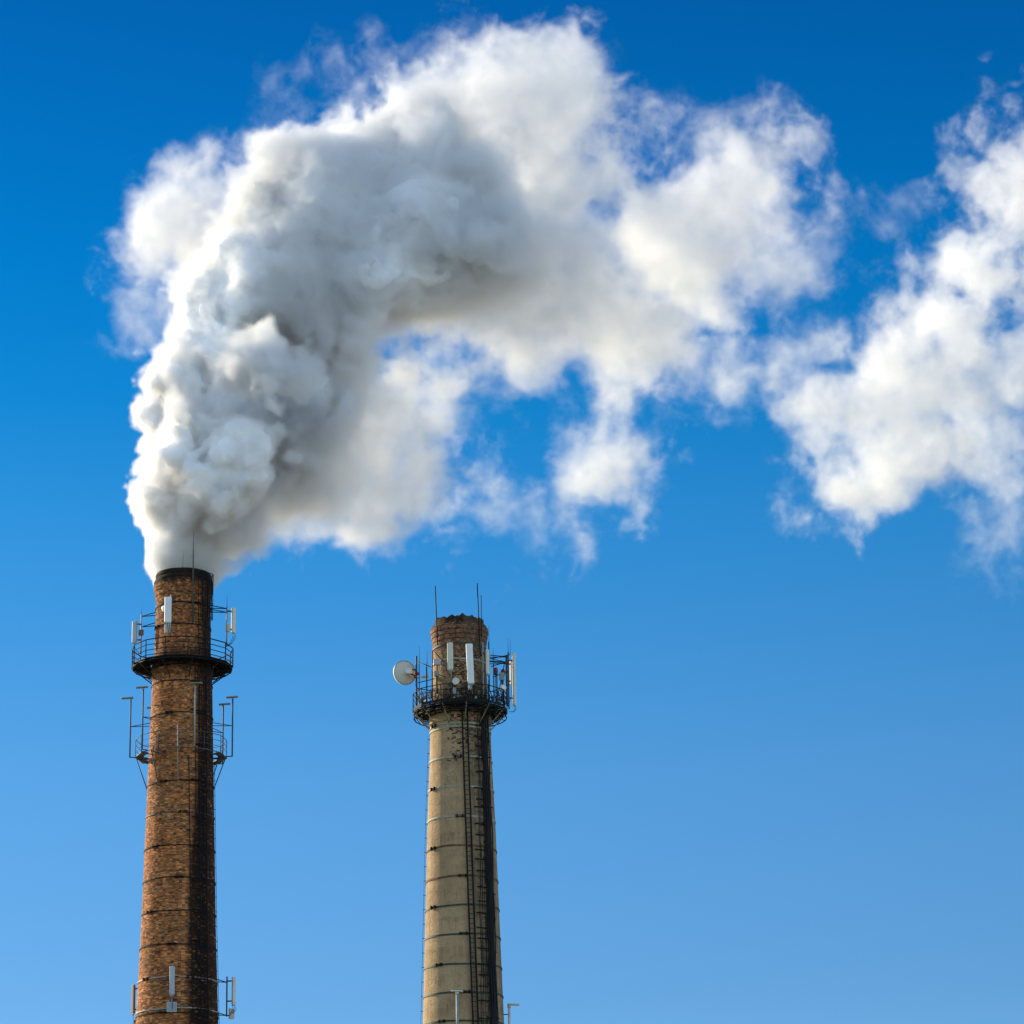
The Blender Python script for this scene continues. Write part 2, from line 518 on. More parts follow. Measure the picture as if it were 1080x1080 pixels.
class Stack:
    """A chimney's axis and profile; finds points on and about it."""
    def __init__(self, px, py, Y, rows):
        c = at(px, py, Y)
        self.X, self.Y = c.x, Y
        self.prof = []
        for y, w in rows:
            z = at(px, y, Y).z
            self.prof.append((w / 2 * mpp(Y, y), z))
        (r0, z0), (r1, z1) = self.prof[-2], self.prof[-1]
        self.prof.append((r1 + (r0 - r1) / (z0 - z1) * -z1 * 0.9, 0.0))
        self.base = Vector((self.X, Y, 0))
    def z(self, py):
        return at(540, py, self.Y).z
    def rad(self, z):
        pr = self.prof
        for (ra, za), (rb, zb) in zip(pr, pr[1:]):
            if zb <= z <= za:
                return ra + (rb - ra) * (za - z) / max(za - zb, 1e-6)
        return pr[0][0]
    def out(self, th):
        return Vector((math.sin(th), -math.cos(th), 0))
    def tan(self, th):
        return Vector((math.cos(th), math.sin(th), 0))
    def pt(self, th, z, off=0.0):
        r = self.rad(z) + off
        return Vector((self.X + r * math.sin(th), self.Y - r * math.cos(th), z))
    def ring(self, th, z, r):
        return Vector((self.X + r * math.sin(th), self.Y - r * math.cos(th), z))
    def seen(self, px, py, off=0.0, r=None):
        """Angle and height of the spot that the photograph shows at a pixel on the near side."""
        Y = self.Y - self.prof[0][0]
        for _ in range(12):
            p = at(px, py, Y)
            R_ = r if r is not None else self.rad(p.z) + off
            dx = max(-R_ * 0.999, min(R_ * 0.999, p.x - self.X))
            Y = self.Y - math.sqrt(R_ * R_ - dx * dx)
        return math.asin(dx / R_), p.z


# ---------------------------------------------------------------- ground
def build_ground():
    bm = bmesh.new()
    bmesh.ops.create_grid(bm, x_segments=40, y_segments=40, size=6000)
    m, t, p = new_mat('bare_ground')
    b = Nodes(t)
    c = t.nodes.new('ShaderNodeTexCoord')
    n1 = b.noise(c.outputs['Object'], 0.02, 6, 0.6)
    n2 = b.noise(c.outputs['Object'], 0.7, 6, 0.7)
    col = b.mix(b.step(n1, 0.4, 0.6), (0.16, 0.14, 0.115), (0.10, 0.11, 0.06))
    col = b.mix(b.step(n2, 0.4, 0.65, 0.0, 0.6), col, (0.20, 0.185, 0.16))
    t.links.new(col, p.inputs['Base Color'])
    p.inputs['Roughness'].default_value = 0.95
    o = link('ground', bm, m)
    o['kind'] = 'structure'


build_ground()

# ---------------------------------------------------------------- the two chimneys
LEFT = Stack(190.5, 829, 200.0, [
    (607, 57.5), (612.5, 58.2), (613.5, 60.5), (616, 61), (617, 62.2), (621.5, 62.6), (626, 61.8), (627, 60.4), (631, 59.8), (632, 58.4), (640, 57.6),
    (690, 59.4), (697, 60.0), (698, 63.6), (702, 65.4), (709, 64.8), (710, 63.9), (716, 63.4), (717, 62.9), (829, 69.5), (980, 78), (1070, 85.0)])
RIGHT = Stack(486.6, 870, 205.0, [
    (656, 51.5), (661, 52.2), (662, 57.5), (664, 58.6), (665, 61.0), (670, 61.2), (671, 59.8), (675, 59.3), (676, 58.0), (680, 57.6), (681, 56.6),
    (700, 56.2), (741, 58.5), (748, 59), (749, 64.0), (757, 66.2), (766, 65.0), (767, 63.2), (800, 65.3), (865, 71), (1000, 79.6), (1075, 84.4)])


def chimney(name, label, st, mat, jag=None):
    k = Kit(name, label, 'chimney', st.base)
    rt, zt = st.prof[0]
    outer = st.prof[::-1]
    fine = []
    for (ra, za), (rb, zb) in zip(outer, outer[1:]):
        n = max(1, int((zb - za) / 0.8))
        for i in range(n):
            fine.append((ra + (rb - ra) * i / n, za + (zb - za) * i / n))
    fine.append(outer[-1])
    bm = bmesh.new()
    nf = len(fine)
    lathe(bm, fine + [(rt - 0.05, zt + 0.04), (rt - 0.42, zt + 0.02), (rt - 0.45, zt - 6.0)], 96, (0, 0), True,
          (lambda i, th: jag(th) if i >= nf - 1 else 0.0) if jag else None)
    s = link('shaft', bm, mat, k.o, fix=False)
    return k


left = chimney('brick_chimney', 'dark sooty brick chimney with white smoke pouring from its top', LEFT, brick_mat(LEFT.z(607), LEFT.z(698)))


def broken(th):
    return 0.10 * math.sin(5 * th + 1) * math.sin(9 * th) + 0.07 * (math.floor(6 * math.sin(13 * th)) % 2) - 0.03


right = chimney('rendered_chimney', 'tan cement-faced chimney without smoke, flaking at its broken mouth', RIGHT, render_mat(RIGHT.z(656), RIGHT.z(749)), broken)


def hoop(k, st, py, mat, h=0.09, clamps=(), r_add=0.012, t=0.03):
    """A steel hoop strapped round the chimney with its bolted clamps as seen at the pixel row py at the front."""
    th, z = st.seen(488 if st is RIGHT else 190, py)
    r = st.rad(z) + r_add
    bm = bmesh.new()
    band(bm, r, z, h, t)
    o = link('hoop', bm, M[mat], k.o)
    for px in clamps:
        a, _ = st.seen(px, py, 0.05)
        bm = bmesh.new()
        u, w = st.out(a), st.tan(a)
        c = u * (r + 0.07) + UP * z
        for s in (-1, 1):
            box(bm, c + w * (0.16 * s), w, u, UP, 0.05, 0.13, h + 0.10, 0.008)
        for s in (-1, 1):
            tube(bm, c - w * 0.30 + UP * (0.045 * s), c + w * 0.30 + UP * (0.045 * s), 0.018, 6)
            for q in (-1, 1):
                tube(bm, c + w * (0.20 * q) + UP * (0.045 * s), c + w * (0.235 * q) + UP * (0.045 * s), 0.035, 6)
        link('clamp', bm, M['black_steel'], o)
    return o


for y, mt, cl in ((601.5, 'black_steel', ()), (607, 'black_steel', ()), (635, 'black_steel', (206,)), (657, 'black_steel', (166,)), (700, 'black_steel', (173,)),
                  (717, 'black_steel', ()), (751, 'black_steel', (178,)), (823, 'black_steel', (172,)), (856, 'old_steel', (193,)), (891, 'black_steel', (164,)),
                  (925, 'black_steel', (189,)), (959.5, 'black_steel', (158,)), (995.5, 'black_steel', (181,)), (1030, 'pale_steel', (154, 201)), (1063, 'pale_steel', ()), (1067.5, 'black_steel', (172,))):
    hoop(left, LEFT, y, mt, 0.065, cl)
for y, mt, cl in ((679, 'hoop_green', ()), (694.5, 'pale_steel', ()), (762, 'hoop_pale', (457,)), (766, 'hoop_pale', ()), (797.5, 'hoop_pale', (483,)), (828.5, 'hoop_pale', (457,)),
                  (860.5, 'hoop_pale', (485,)), (891.5, 'hoop_rust', (457,)), (923.5, 'hoop_rust', (488,)), (954, 'hoop_green', (457,)), (984.5, 'hoop_green', (489,)),
                  (1016, 'hoop_green', (463,)), (1046, 'hoop_green', (492,)), (1076, 'hoop_green', (466,))):
    hoop(right, RIGHT, y, mt, 0.11, cl)


# ---------------------------------------------------------------- walkways
def walkway(name, label, st, z, ro, n, rail_h, mats, strut_drop, struts, beam=True, rot=0.0, rails=(1.0, 0.68, 0.36), toe=True, kit_r=0.03, slim=0.0):
    k = Kit(name, label, 'platform', (st.X, st.Y, z))
    ri = st.rad(z) + 0.06
    ang = [rot + 2 * math.pi * i / n for i in range(n)]
    V = [st.ring(a, z, ro) for a in ang]
    for i in range(n):
        a, b = ang[i] + 0.006, ang[i] + TAU / n - 0.006
        am = (a + b) / 2
        front = slim and math.cos(am) > 0.45

        def plate(bm):
            r0 = ro - slim if front else (ro - 0.5 if slim else ri)
            top, bot = [], []
            for (aa, rr) in ((a, r0), (am, r0), (b, r0), (b, ro), (a, ro)):
                top.append(bm.verts.new(st.ring(aa, z, rr)))
                bot.append(bm.verts.new(st.ring(aa, z - 0.05, rr)))
            bm.faces.new(top)
            bm.faces.new(bot[::-1])
            for j in range(5):
                j2 = (j + 1) % 5
                bm.faces.new((top[j], bot[j], bot[j2], top[j2]))
            if beam:
                for q in range(1, 5):
                    rr = ri + (ro - ri) * q / 5
                    tube(bm, st.ring(a, z - 0.062, rr), st.ring(b, z - 0.062, rr), 0.025, 4)
        k.part('deck_plate', mats[0], plate)
    if slim:
        k.tubes('beam', mats[0], [(st.ring(q, z - 0.09, ri - 0.1), st.ring(q, z - 0.09, ro)) for q in ang], 0.032, 6)
    for f in rails:
        k.part('rail', mats[1], lambda bm: path(bm, [v + UP * rail_h * f for v in V] + [V[0] + UP * rail_h * f], kit_r if f == 1.0 else kit_r * 0.7, 6))
    k.tubes('post', mats[1], [(v - UP * 0.1, v + UP * rail_h) for v in V], kit_r)
    if toe:
        for i in range(n):
            p, q = V[i], V[(i + 1) % n]
            x = (q - p).normalized()
            k.part('toe_board', mats[1], lambda bm: box(bm, (p + q) / 2 + UP * 0.1, x, x.cross(UP), UP, (q - p).length, 0.012, 0.16))
    for a in struts:
        def br(bm, a=a):
            p = st.ring(a, z - 0.10, ro - 0.05)
            q = st.pt(a, z - strut_drop, 0.02)
            s = st.pt(a, z - 0.10, 0.02)
            tube(bm, p, q, 0.035, 6)
            tube(bm, p, s, 0.04, 6)
            if beam:
                tube(bm, (p + q) / 2, (p + s) / 2, 0.022, 6)
        k.part('bracket', mats[2], br)
    return k


walk_l = walkway('walkway_platform', 'black steel walkway with a three-bar railing near the smoking mouth', LEFT, LEFT.z(698), 3.12, 14, 1.12,
                 ('black_steel', 'black_steel', 'black_steel'), 1.05, [TAU * (i + 0.5) / 10 for i in range(10)], rot=0.2, toe=False, rails=(1.0, 0.7, 0.4, 0.12), kit_r=0.036)
walk_m = walkway('walkway_platform', 'light narrow ring walkway with slender rods standing round it', LEFT, LEFT.z(793), 2.78, 12, 1.05,
                 ('old_steel', 'old_steel', 'old_steel'), 2.0, [-1.57, -0.62, 1.57, 2.3, -2.3, 3.1], beam=False, rot=0.1, rails=(1.0, 0.66, 0.33), toe=False, kit_r=0.022, slim=0.10)
walk_r = walkway('walkway_platform', 'crowded black platform carrying many aerials on the tan chimney', RIGHT, RIGHT.z(750), 2.98, 12, 1.12,
                 ('black_steel', 'black_steel', 'tan_steel'), 1.15, [TAU * (i + 0.3) / 12 for i in range(12)], rot=0.13)


# the thick black sub-frame that hangs under the crowded platform
def subframe(bm):
    z = RIGHT.z(750)
    for r in (2.05, 2.5, 2.93):
        for i in range(24):
            a, b = TAU * i / 24, TAU * (i + 1) / 24
            for dz in (0.14, 0.42):
                tube(bm, RIGHT.ring(a, z - dz, r), RIGHT.ring(b, z - dz, r), 0.035, 5)
    for i in range(24):
        a = TAU * i / 24
        tube(bm, RIGHT.ring(a, z - 0.14, 1.95), RIGHT.ring(a, z - 0.14, 2.95), 0.035, 5)
        tube(bm, RIGHT.ring(a, z - 0.42, 2.93), RIGHT.ring(a + TAU / 24, z - 0.14, 2.93), 0.025, 5)
        tube(bm, RIGHT.ring(a, z - 0.42, 2.05), RIGHT.ring(a, z - 0.14, 2.93), 0.03, 5)


walk_r.part('sub_frame', 'black_steel', subframe)


def subframe_l(bm):
    z = LEFT.z(698)
    for r in (2.2, 3.06):
        for i in range(20):
            a, b = TAU * i / 20, TAU * (i + 1) / 20
            tube(bm, LEFT.ring(a, z - 0.16, r), LEFT.ring(b, z - 0.16, r), 0.045, 5)
    for i in range(20):
        a = TAU * i / 20
        tube(bm, LEFT.ring(a, z - 0.16, 1.95), LEFT.ring(a, z - 0.16, 3.08), 0.04, 5)
        tube(bm, LEFT.ring(a, z - 0.16, 2.2), LEFT.ring(a + TAU / 20, z - 0.16, 3.06), 0.028, 5)


walk_l.part('sub_frame', 'black_steel', subframe_l)


def central_pole(bm):
    a, z1 = LEFT.seen(187.5, 763, r=2.80)
    _, z0 = LEFT.seen(188.5, 822, 0.15)
    tube(bm, LEFT.ring(a, z1, 2.82), LEFT.pt(a, z0, 0.12), 0.035, 6)
    tube(bm, LEFT.pt(a, z0, 0.12), LEFT.pt(a, z0, 0.0), 0.03, 6)


walk_m.part('hanging_pole', 'pale_steel', central_pole)


# ---------------------------------------------------------------- ladders and cables
BELOW = 1100                       # nothing under this row of the photograph is in view


def ladder(st, label, side, py0, gap, off, mat, cage=None, rung=0.30, rr=0.035, name='ladder'):
    z1, z0, zv = st.z(py0), 0.5, st.z(BELOW)
    ang = side if callable(side) else (lambda z: side)
    k = Kit(name, label, 'ladder', st.pt(ang(z0), z0, off))
    n = 40
    zs = [z0 + (z1 - z0) * i / n for i in range(n + 1)]

    def edge(z, s, o=off):
        return st.pt(ang(z), z, o) + st.tan(ang(z)) * (gap / 2 * s)
    for s in (-1, 1):
        k.part('side_rail', mat, lambda bm, s=s: path(bm, [edge(z, s) for z in zs], rr, 6))
    m = int((z1 - zv) / rung)
    k.tubes('rung', mat, [(edge(z1 - i * rung, -1), edge(z1 - i * rung, 1)) for i in range(m + 1)], 0.016, 5)
    for i in range(int((z1 - zv) / 1.95) + 1):
        z = z1 - 0.4 - i * 1.95
        k.tubes('wall_tie', mat, [(edge(z, s), edge(z, s, 0.0)) for s in (-1, 1)], 0.02, 5)
    if cage:
        fr = []
        for i in range(int((z1 - zv) / 0.98) + 1):
            z = z1 - i * 0.98
            a = ang(z)
            fr.append([st.pt(a, z, off) + st.tan(a) * (-math.cos(math.pi * j / 8) * cage / 2) + st.out(a) * (math.sin(math.pi * j / 8) * cage * 0.9) for j in range(9)])
        for pts in fr:
            k.part('cage_hoop', mat, lambda bm: path(bm, pts, 0.018, 5))
        for j in (1, 3, 4, 5, 7):
            k.part('cage_strap', mat, lambda bm: path(bm, [pts[j] for pts in fr], 0.014, 5))
    return k


def along(st, a, b):
    """An angle that runs from the one seen at pixel a to the one seen at pixel b."""
    (t1, z1), (t0, z0) = st.seen(*a, 0.12), st.seen(*b, 0.12)
    return lambda z: t1 + (t0 - t1) * max(-1.0, min(1.6, (z1 - z) / (z1 - z0)))


ladder(LEFT, 'black caged ladder up the sooty right flank of the brick chimney', 0.78, 655, 0.5, 0.14, 'black_steel', cage=0.62)
ladder(RIGHT, 'two-railed black ladder climbing the front of the tan chimney', along(RIGHT, (490, 745), (501.5, 1075)), 742, 0.33, 0.15, 'black_steel', rr=0.055)


def mouth_ladder():
    """The short caged ladder over the last metres of the brick chimney."""
    zb, z1 = LEFT.z(655), LEFT.z(607) + 0.10
    a, gap, off = 0.86, 0.46, 0.22
    k = Kit('ladder', 'short black caged ladder over the last metres to the smoking mouth', 'ladder', LEFT.pt(a, zb, 0.2))
    rw = LEFT.rad(zb)
    t = LEFT.tan(a)
    for s in (-1, 1):
        e = t * (s * gap / 2)
        k.part('side_rail', 'black_steel', lambda bm: path(bm, [LEFT.ring(a, zb, rw + off) + e, LEFT.ring(a, z1, rw + off) + e, LEFT.ring(a, z1 + 0.12, rw + off - 0.15) + e,
                                                               LEFT.ring(a, z1 + 0.05, rw - 0.1) + e, LEFT.ring(a, z1 - 0.25, rw - 0.12) + e], 0.034, 6))
    k.tubes('rung', 'black_steel', [(LEFT.ring(a, zb + 0.3 * i, rw + off) - t * gap / 2, LEFT.ring(a, zb + 0.3 * i, rw + off) + t * gap / 2) for i in range(int((z1 - zb) / 0.3) + 1)], 0.018, 5)
    fr = []
    for i in range(4):
        z = zb + 0.1 + (z1 - zb - 0.2) * i / 3
        fr.append([LEFT.ring(a, z, rw + off) + t * (-math.cos(math.pi * j / 8) * 0.55) + LEFT.out(a) * (math.sin(math.pi * j / 8) * 0.42) for j in range(9)])
        k.part('cage_hoop', 'black_steel', lambda bm: path(bm, fr[-1], 0.026, 5))
    for j in range(9):
        k.part('cage_strap', 'black_steel', lambda bm: path(bm, [q[j] for q in fr], 0.020, 5))


mouth_ladder()


def cable_run(st, label, ang, py0, n, pitch, r, off, z0=0.5, wob=0.0, name='cable_run', seed=1, tie=2.0):
    rnd = random.Random(seed)
    z1 = st.z(py0)
    k = Kit(name, label, 'cable', st.pt(ang(z0), z0, off))
    m = 70
    for i in range(n):
        d = (i - (n - 1) / 2) * pitch + rnd.uniform(-0.3, 0.3) * pitch
        ph = rnd.uniform(0, 6)
        o2 = off + rnd.uniform(0, 0.06)
        pts = []
        for j in range(m + 1):
            z = z0 + (z1 - z0) * j / m
            a = ang(z)
            pts.append(st.pt(a, z, o2) + st.tan(a) * (d + wob * math.sin(z * 1.1 + ph) + wob * 0.6 * math.sin(z * 2.7 + 2 * ph)))
        k.part('cable', 'cable_black', lambda bm, pts=pts: path(bm, pts, r * rnd.uniform(0.8, 1.2), 6))

    w = n * pitch + 0.12
    for i in range(int((z1 - st.z(BELOW)) / tie) + 1):
        z = z1 - 0.5 - i * tie + rnd.uniform(-0.25, 0.25) * tie
        q = ang(z)
        k.part('cable_clip', 'black_steel', lambda bm: box(bm, st.pt(q, z, off * 0.5), st.tan(q), st.out(q), UP, w * rnd.uniform(0.85, 1.35), off + 0.05, 0.05))
    return k


cable_run(RIGHT, 'thick black bundle of feeder cables down the right of the tan chimney', along(RIGHT, (512, 760), (521, 1075)), 742, 11, 0.058, 0.036, 0.09, wob=0.04, seed=3, tie=1.1)
cable_run(RIGHT, 'thin pair of cables beside the thick black bundle on the tan chimney', along(RIGHT, (506.5, 770), (511, 1075)), 760, 4, 0.15, 0.022, 0.09, wob=0.035, seed=5, tie=0.8)
cable_run(LEFT, 'single taut black cable down the edge of the soot on the brick chimney', along(LEFT, (199.5, 845), (204, 1078)), 800, 1, 0.1, 0.030, 0.06, seed=6, tie=4.0)
cable_run(LEFT, 'spaced black feeder cables over the sooty side of the brick chimney', along(LEFT, (211, 720), (214.5, 1078)), 706, 4, 0.21, 0.026, 0.08, wob=0.015, seed=8, tie=2.1)


def conductor(st, label, a, py0, off):
    z1 = st.z(py0)
    k = Kit('lightning_conductor', label, 'conductor', st.pt(a, 0.3, off))
    k.part('wire', 'old_steel', lambda bm: path(bm, [st.pt(a, 0.3 + (z1 - 0.3) * j / 40, off) for j in range(41)], 0.016, 5))

    for i in range(int((z1 - st.z(BELOW)) / 0.9) + 1):
        z = z1 - 0.2 - 0.9 * i
        k.part('stand_off', 'old_steel', lambda bm: tube(bm, st.pt(a, z, 0), st.pt(a, z, off + 0.03), 0.022, 5))


conductor(RIGHT, 'fine wire held off the sunlit left edge of the tan chimney', -1.50, 776, 0.13)
conductor(LEFT, 'fine wire held off the dark right edge of the brick chimney', 1.58, 800, 0.07)


# ---------------------------------------------------------------- rods and masts
def rod(label, foot, top, r, holder=None, cat='lightning rod', name='lightning_rod', mat='old_steel', group=None):
    """A slim rod; holder: points of the bracket that ties it to what carries it."""
    k = Kit(name, label, cat, foot, group)
    k.part('spike', mat, lambda bm: tube(bm, foot, top, r, 6, r * 0.5))
    if holder:
        for q in holder:
            p = min((foot + (top - foot) * f for f in (0.0, 0.12, 0.25)), key=lambda v: abs(v.z - q.z))
            k.tubes('holder', mat, [(p, q)], 0.02, 5)
    return k


def near_point(st, px, py, th_hint=0.0, r=None):
    th, z = st.seen(px, py, r=r)
    return st.ring(th, z, r) if r else st.pt(th, z, 0)


zt = LEFT.z(607)
a1 = 0.05
p = at(193.5, 598, 199.3)
rod('short thin spike on the rim of the smoking mouth', Vector((p.x, 198.5, zt - 1.0)), Vector((at(193.5, 581, 198.5).x, 198.5, at(193.5, 581, 198.5).z)), 0.026,
    [Vector((p.x, 200 - math.sqrt(max(0.01, LEFT.prof[0][0] ** 2 - (p.x - LEFT.X) ** 2)), zt - 1.0))])
p = at(203.8, 598, 198.3)
th = math.asin((p.x - LEFT.X) / 1.86)
f = LEFT.ring(th, LEFT.z(660), 1.93)
rod('tall thick grey pole standing against the smoke over the brick mouth', f, Vector((at(204, 562, f.y).x, f.y, at(204, 562, f.y).z)), 0.058,
    [LEFT.ring(th, LEFT.z(650), 1.70), LEFT.ring(th, LEFT.z(625), 1.75)], cat='pole', name='pole', mat='old_steel')


def near_rod(st, label, px0, py0, px1, py1, Yoff, r, wall=None, bend=0.0):
    """A rod between two pixels in the plane Yoff in front of the chimney's axis."""
    Y = st.Y - Yoff
    a, b = at(px0, py0, Y), at(px1, py1, Y)
    b.x += bend
    k = Kit('lightning_rod', label, 'lightning rod', a)

    def sp(bm):
        path(bm, [a, a + (b - a) * 0.35 + Vector((bend * -0.4, 0, 0)), b], r, 6)
    k.part('spike', 'black_steel', sp)
    if wall is not None:
        for py in wall:
            q = a + (b - a) * ((py - py0) / (py1 - py0))
            d = Vector((st.X - q.x, st.Y - q.y, 0))
            k.tubes('holder', 'black_steel', [(q, q + d.normalized() * (d.length - st.rad(q.z) + 0.05))], 0.022, 5)
    return k


near_rod(RIGHT, 'tall bent rod at the left of the unused chimney mouth', 461.5, 680, 459, 618, 1.25, 0.035, (676, 665))
near_rod(RIGHT, 'tall leaning rod at the right of the unused chimney mouth', 506.5, 690, 503.3, 615, 1.35, 0.035, (684, 668))
near_rod(RIGHT, 'shorter straight rod close beside the tall leaning one', 508.0, 672, 507.4, 628, 1.25, 0.026, (670, 664))


# the slim rods with flat heads round the middle walkway of the brick chimney
def signal_mast(label, px, py0, py1, R_, th, head, mat='old_steel', arms=True, r=0.045):
    z0, z1 = LEFT.z(py0), LEFT.z(py1)
    f = LEFT.ring(th, z0, R_)
    k = Kit('signal_mast', label, 'mast', f, 'flat-topped masts round the middle walkway')
    top = Vector((f.x, f.y, z1))
    k.part('pole', mat, lambda bm: tube(bm, f, top, r, 8))

    def hd(bm):
        c = top + Vector((head, 0, 0.03))
        box(bm, c, Vector((1, 0, 0.06)).normalized(), Vector((0, 1, 0)), UP, 0.72, 0.34, 0.055, 0.015)
        tube(bm, top - UP * 0.12, top + UP * 0.02, 0.06, 8)
    k.part('flat_head', 'pale_steel', hd)
    if arms:
        zm = z0 + (z1 - z0) * 0.52
        p = Vector((f.x, f.y, zm))
        k.tubes('arm', mat, [(p, LEFT.pt(th + d, zm + 0.12, 0.0)) for d in (-0.22, 0.22)], 0.024, 5)
        k.tubes('foot_arm', mat, [(f, LEFT.ring(th, z0, 2.72))], 0.035, 6)
    return k


signal_mast('flat-topped mast farthest out to the left of the brick chimney', 137, 793, 731, 3.13, -1.53, -0.22)
signal_mast('flat-topped mast just left of the brick chimney, crossing the middle railing', 154, 793, 729, 3.10, -0.76, -0.08)
signal_mast('flat-topped mast mostly hidden behind the left edge of the brick chimney', 157, 793, 731, 3.10, -2.42, 0.0)
signal_mast('pale flat-topped mast standing before the bricks on the middle walkway', 209.5, 793, 728.5, 3.10, 0.36, 0.08, 'pale_steel', r=0.06)
signal_mast('flat-topped mast just right of the brick chimney, crossing the middle railing', 231, 793, 730, 3.10, 2.27, 0.08)
signal_mast('flat-topped mast farthest out to the right of the brick chimney', 243.5, 793, 731, 3.13, 1.58, -0.04)


def small_mast(label, st, a, b, Y, head, mat):
    f, top = at(*a, Y), at(*b, Y)
    f.x = top.x = (f.x + top.x) / 2
    k = Kit('signal_mast', label, 'mast', f, 'flat-topped masts low on the tan chimney')
    k.part('pole', mat, lambda bm: tube(bm, f, top, 0.085, 10))

    def hd(bm):
        box(bm, top + Vector((head, 0, 0.03)), Vector((1, 0, -0.05)).normalized(), Vector((0, 1, 0)), UP, 0.72, 0.4, 0.08, 0.02)
        tube(bm, top - UP * 0.16, top, 0.11, 10, 0.13)
    k.part('flat_head', 'panel_cream', hd)

    for t in (0.35, 0.8):
        q = f + (top - f) * t
        d = Vector((st.X - q.x, st.Y - q.y, 0))
        k.tubes('arm', 'black_steel', [(q, q + d.normalized() * (d.length - st.rad(q.z) + 0.04))], 0.03)


small_mast('stout pale flat-topped mast against the front of the tan chimney', RIGHT, (482.5, 1110), (482.5, 1046), 202.2, 0.0, 'galvanised')
small_mast('stout pale flat-topped mast in the sky right of the tan chimney', RIGHT, (537.5, 1110), (537.5, 1060), 205.3, 0.25, 'panel_cream')


# ---------------------------------------------------------------- aerials
def panel_antenna(label, st, px, py0, py1, Y, w, d, face, mat, pole=None, pole_side=0.0, tilt=0.0, arms=(), unit=None, whip=None, cables=1, pole_mat='galvanised', cat='antenna'):
    """A tall panel on its pole. px, py0, py1: where it shows; face: heading of its front, 0 to us, -90 to the left."""
    top, bot = at(px, py0, Y), at(px, py1, Y)
    bot.x = top.x = (top.x + bot.x) / 2
    c = (top + bot) / 2
    h = (top - bot).length
    u = Vector((math.sin(R(face)), -math.cos(R(face)), 0))
    x = Vector((math.cos(R(face)), math.sin(R(face)), 0))
    zz = (UP + x * tilt).normalized()
    pz = (u.cross(x)).normalized()
    back = c - u * 0.28 + x * pole_side
    p0 = at(px, pole[1] if pole else py1 + 4, Y).z
    p1 = at(px, pole[0] if pole else py0 - 1, Y).z
    foot = Vector((back.x, back.y, p0))
    k = Kit('panel_antenna', label, cat, foot)

    def pn(bm):
        box(bm, c, (x - UP * tilt).normalized(), u, zz, w, d, h, min(w, d) * 0.28)
    pp = k.part('panel', mat, pn)

    def cap(bm):
        box(bm, c - zz * (h / 2 + 0.02), x, u, zz, w * 0.9, d * 0.85, 0.04, 0.01)
        for q in (-0.06, 0.06):
            tube(bm, c - zz * (h / 2 + 0.02) + x * q, c - zz * (h / 2 + 0.12) + x * q, 0.025, 6)
    k.part('end_cap', 'panel_grey', cap, pp)
    k.part('mount_pole', pole_mat, lambda bm: tube(bm, foot, Vector((back.x, back.y, p1)), 0.045, 8))

    for s in (-0.36, 0.36):
        p = c + zz * (h * s)
        q = Vector((back.x, back.y, p.z))
        e = (q - p).normalized()
        k.part('bracket', 'old_steel', lambda bm: box(bm, (p + q) / 2, e, e.cross(UP), UP, max(0.12, (p - q).length), 0.10, 0.08, 0.01))
    if arms:
        for py in arms:
            z = at(px, py, Y).z
            p = Vector((back.x, back.y, z))
            d0 = Vector((st.X - p.x, st.Y - p.y, 0))
            a = math.atan2(-d0.x, d0.y)
            g = st.rad(z)
            k.tubes('arm', 'black_steel', [(p, Vector((st.X + g * math.sin(a + s), st.Y - g * math.cos(a + s), z + 0.12))) for s in (-0.2, 0.2)], 0.028)
    if unit:
        uy0, uy1, um, uw, us = unit
        a, b = at(px, uy0, Y), at(px, uy1, Y)
        cc = Vector((back.x + us * x.x, back.y + us * x.y, (a.z + b.z) / 2)) + u * 0.14
        hh = a.z - b.z

        def ru(bm):
            box(bm, cc, x, u, UP, uw, 0.16, hh, 0.02)
        b_ = k.part('radio_unit', um, ru)

        for i in range(7):
            k.part('cooling_fin', um, lambda bm: box(bm, cc + u * 0.095 + x * (uw * 0.8 * (i / 6 - 0.5)), x, u, UP, 0.018, 0.04, hh * 0.8), b_)
    if cables:
        for i in range(cables):
            s = x * ((i - (cables - 1) / 2) * 0.12 + 0.05)
            p = c - zz * (h / 2 + 0.1) + s
            e = Vector((back.x, back.y, min(p0 + 0.1, p.z - 0.25))) + s * 0.3
            k.part('jumper_cable', 'cable_black', lambda bm: path(bm, [p, p - UP * 0.16 + u * 0.04, (p + e) / 2 - UP * 0.2 + u * 0.10, e - UP * 0.08 + u * 0.06, e], 0.014, 5))
    if whip:
        w0 = Vector((back.x, back.y, p1))
        k.part('whip', 'old_steel', lambda bm: tube(bm, w0, Vector((w0.x, w0.y, at(px, whip, Y).z)), 0.016, 5, 0.008))
    return k


def y_of(st, px, py, r):
    """Distance of the spot seen at a pixel on a circle of radius r about the chimney, near side."""
    th, z = st.seen(px, py, r=r)
    return st.Y - r * math.cos(th)


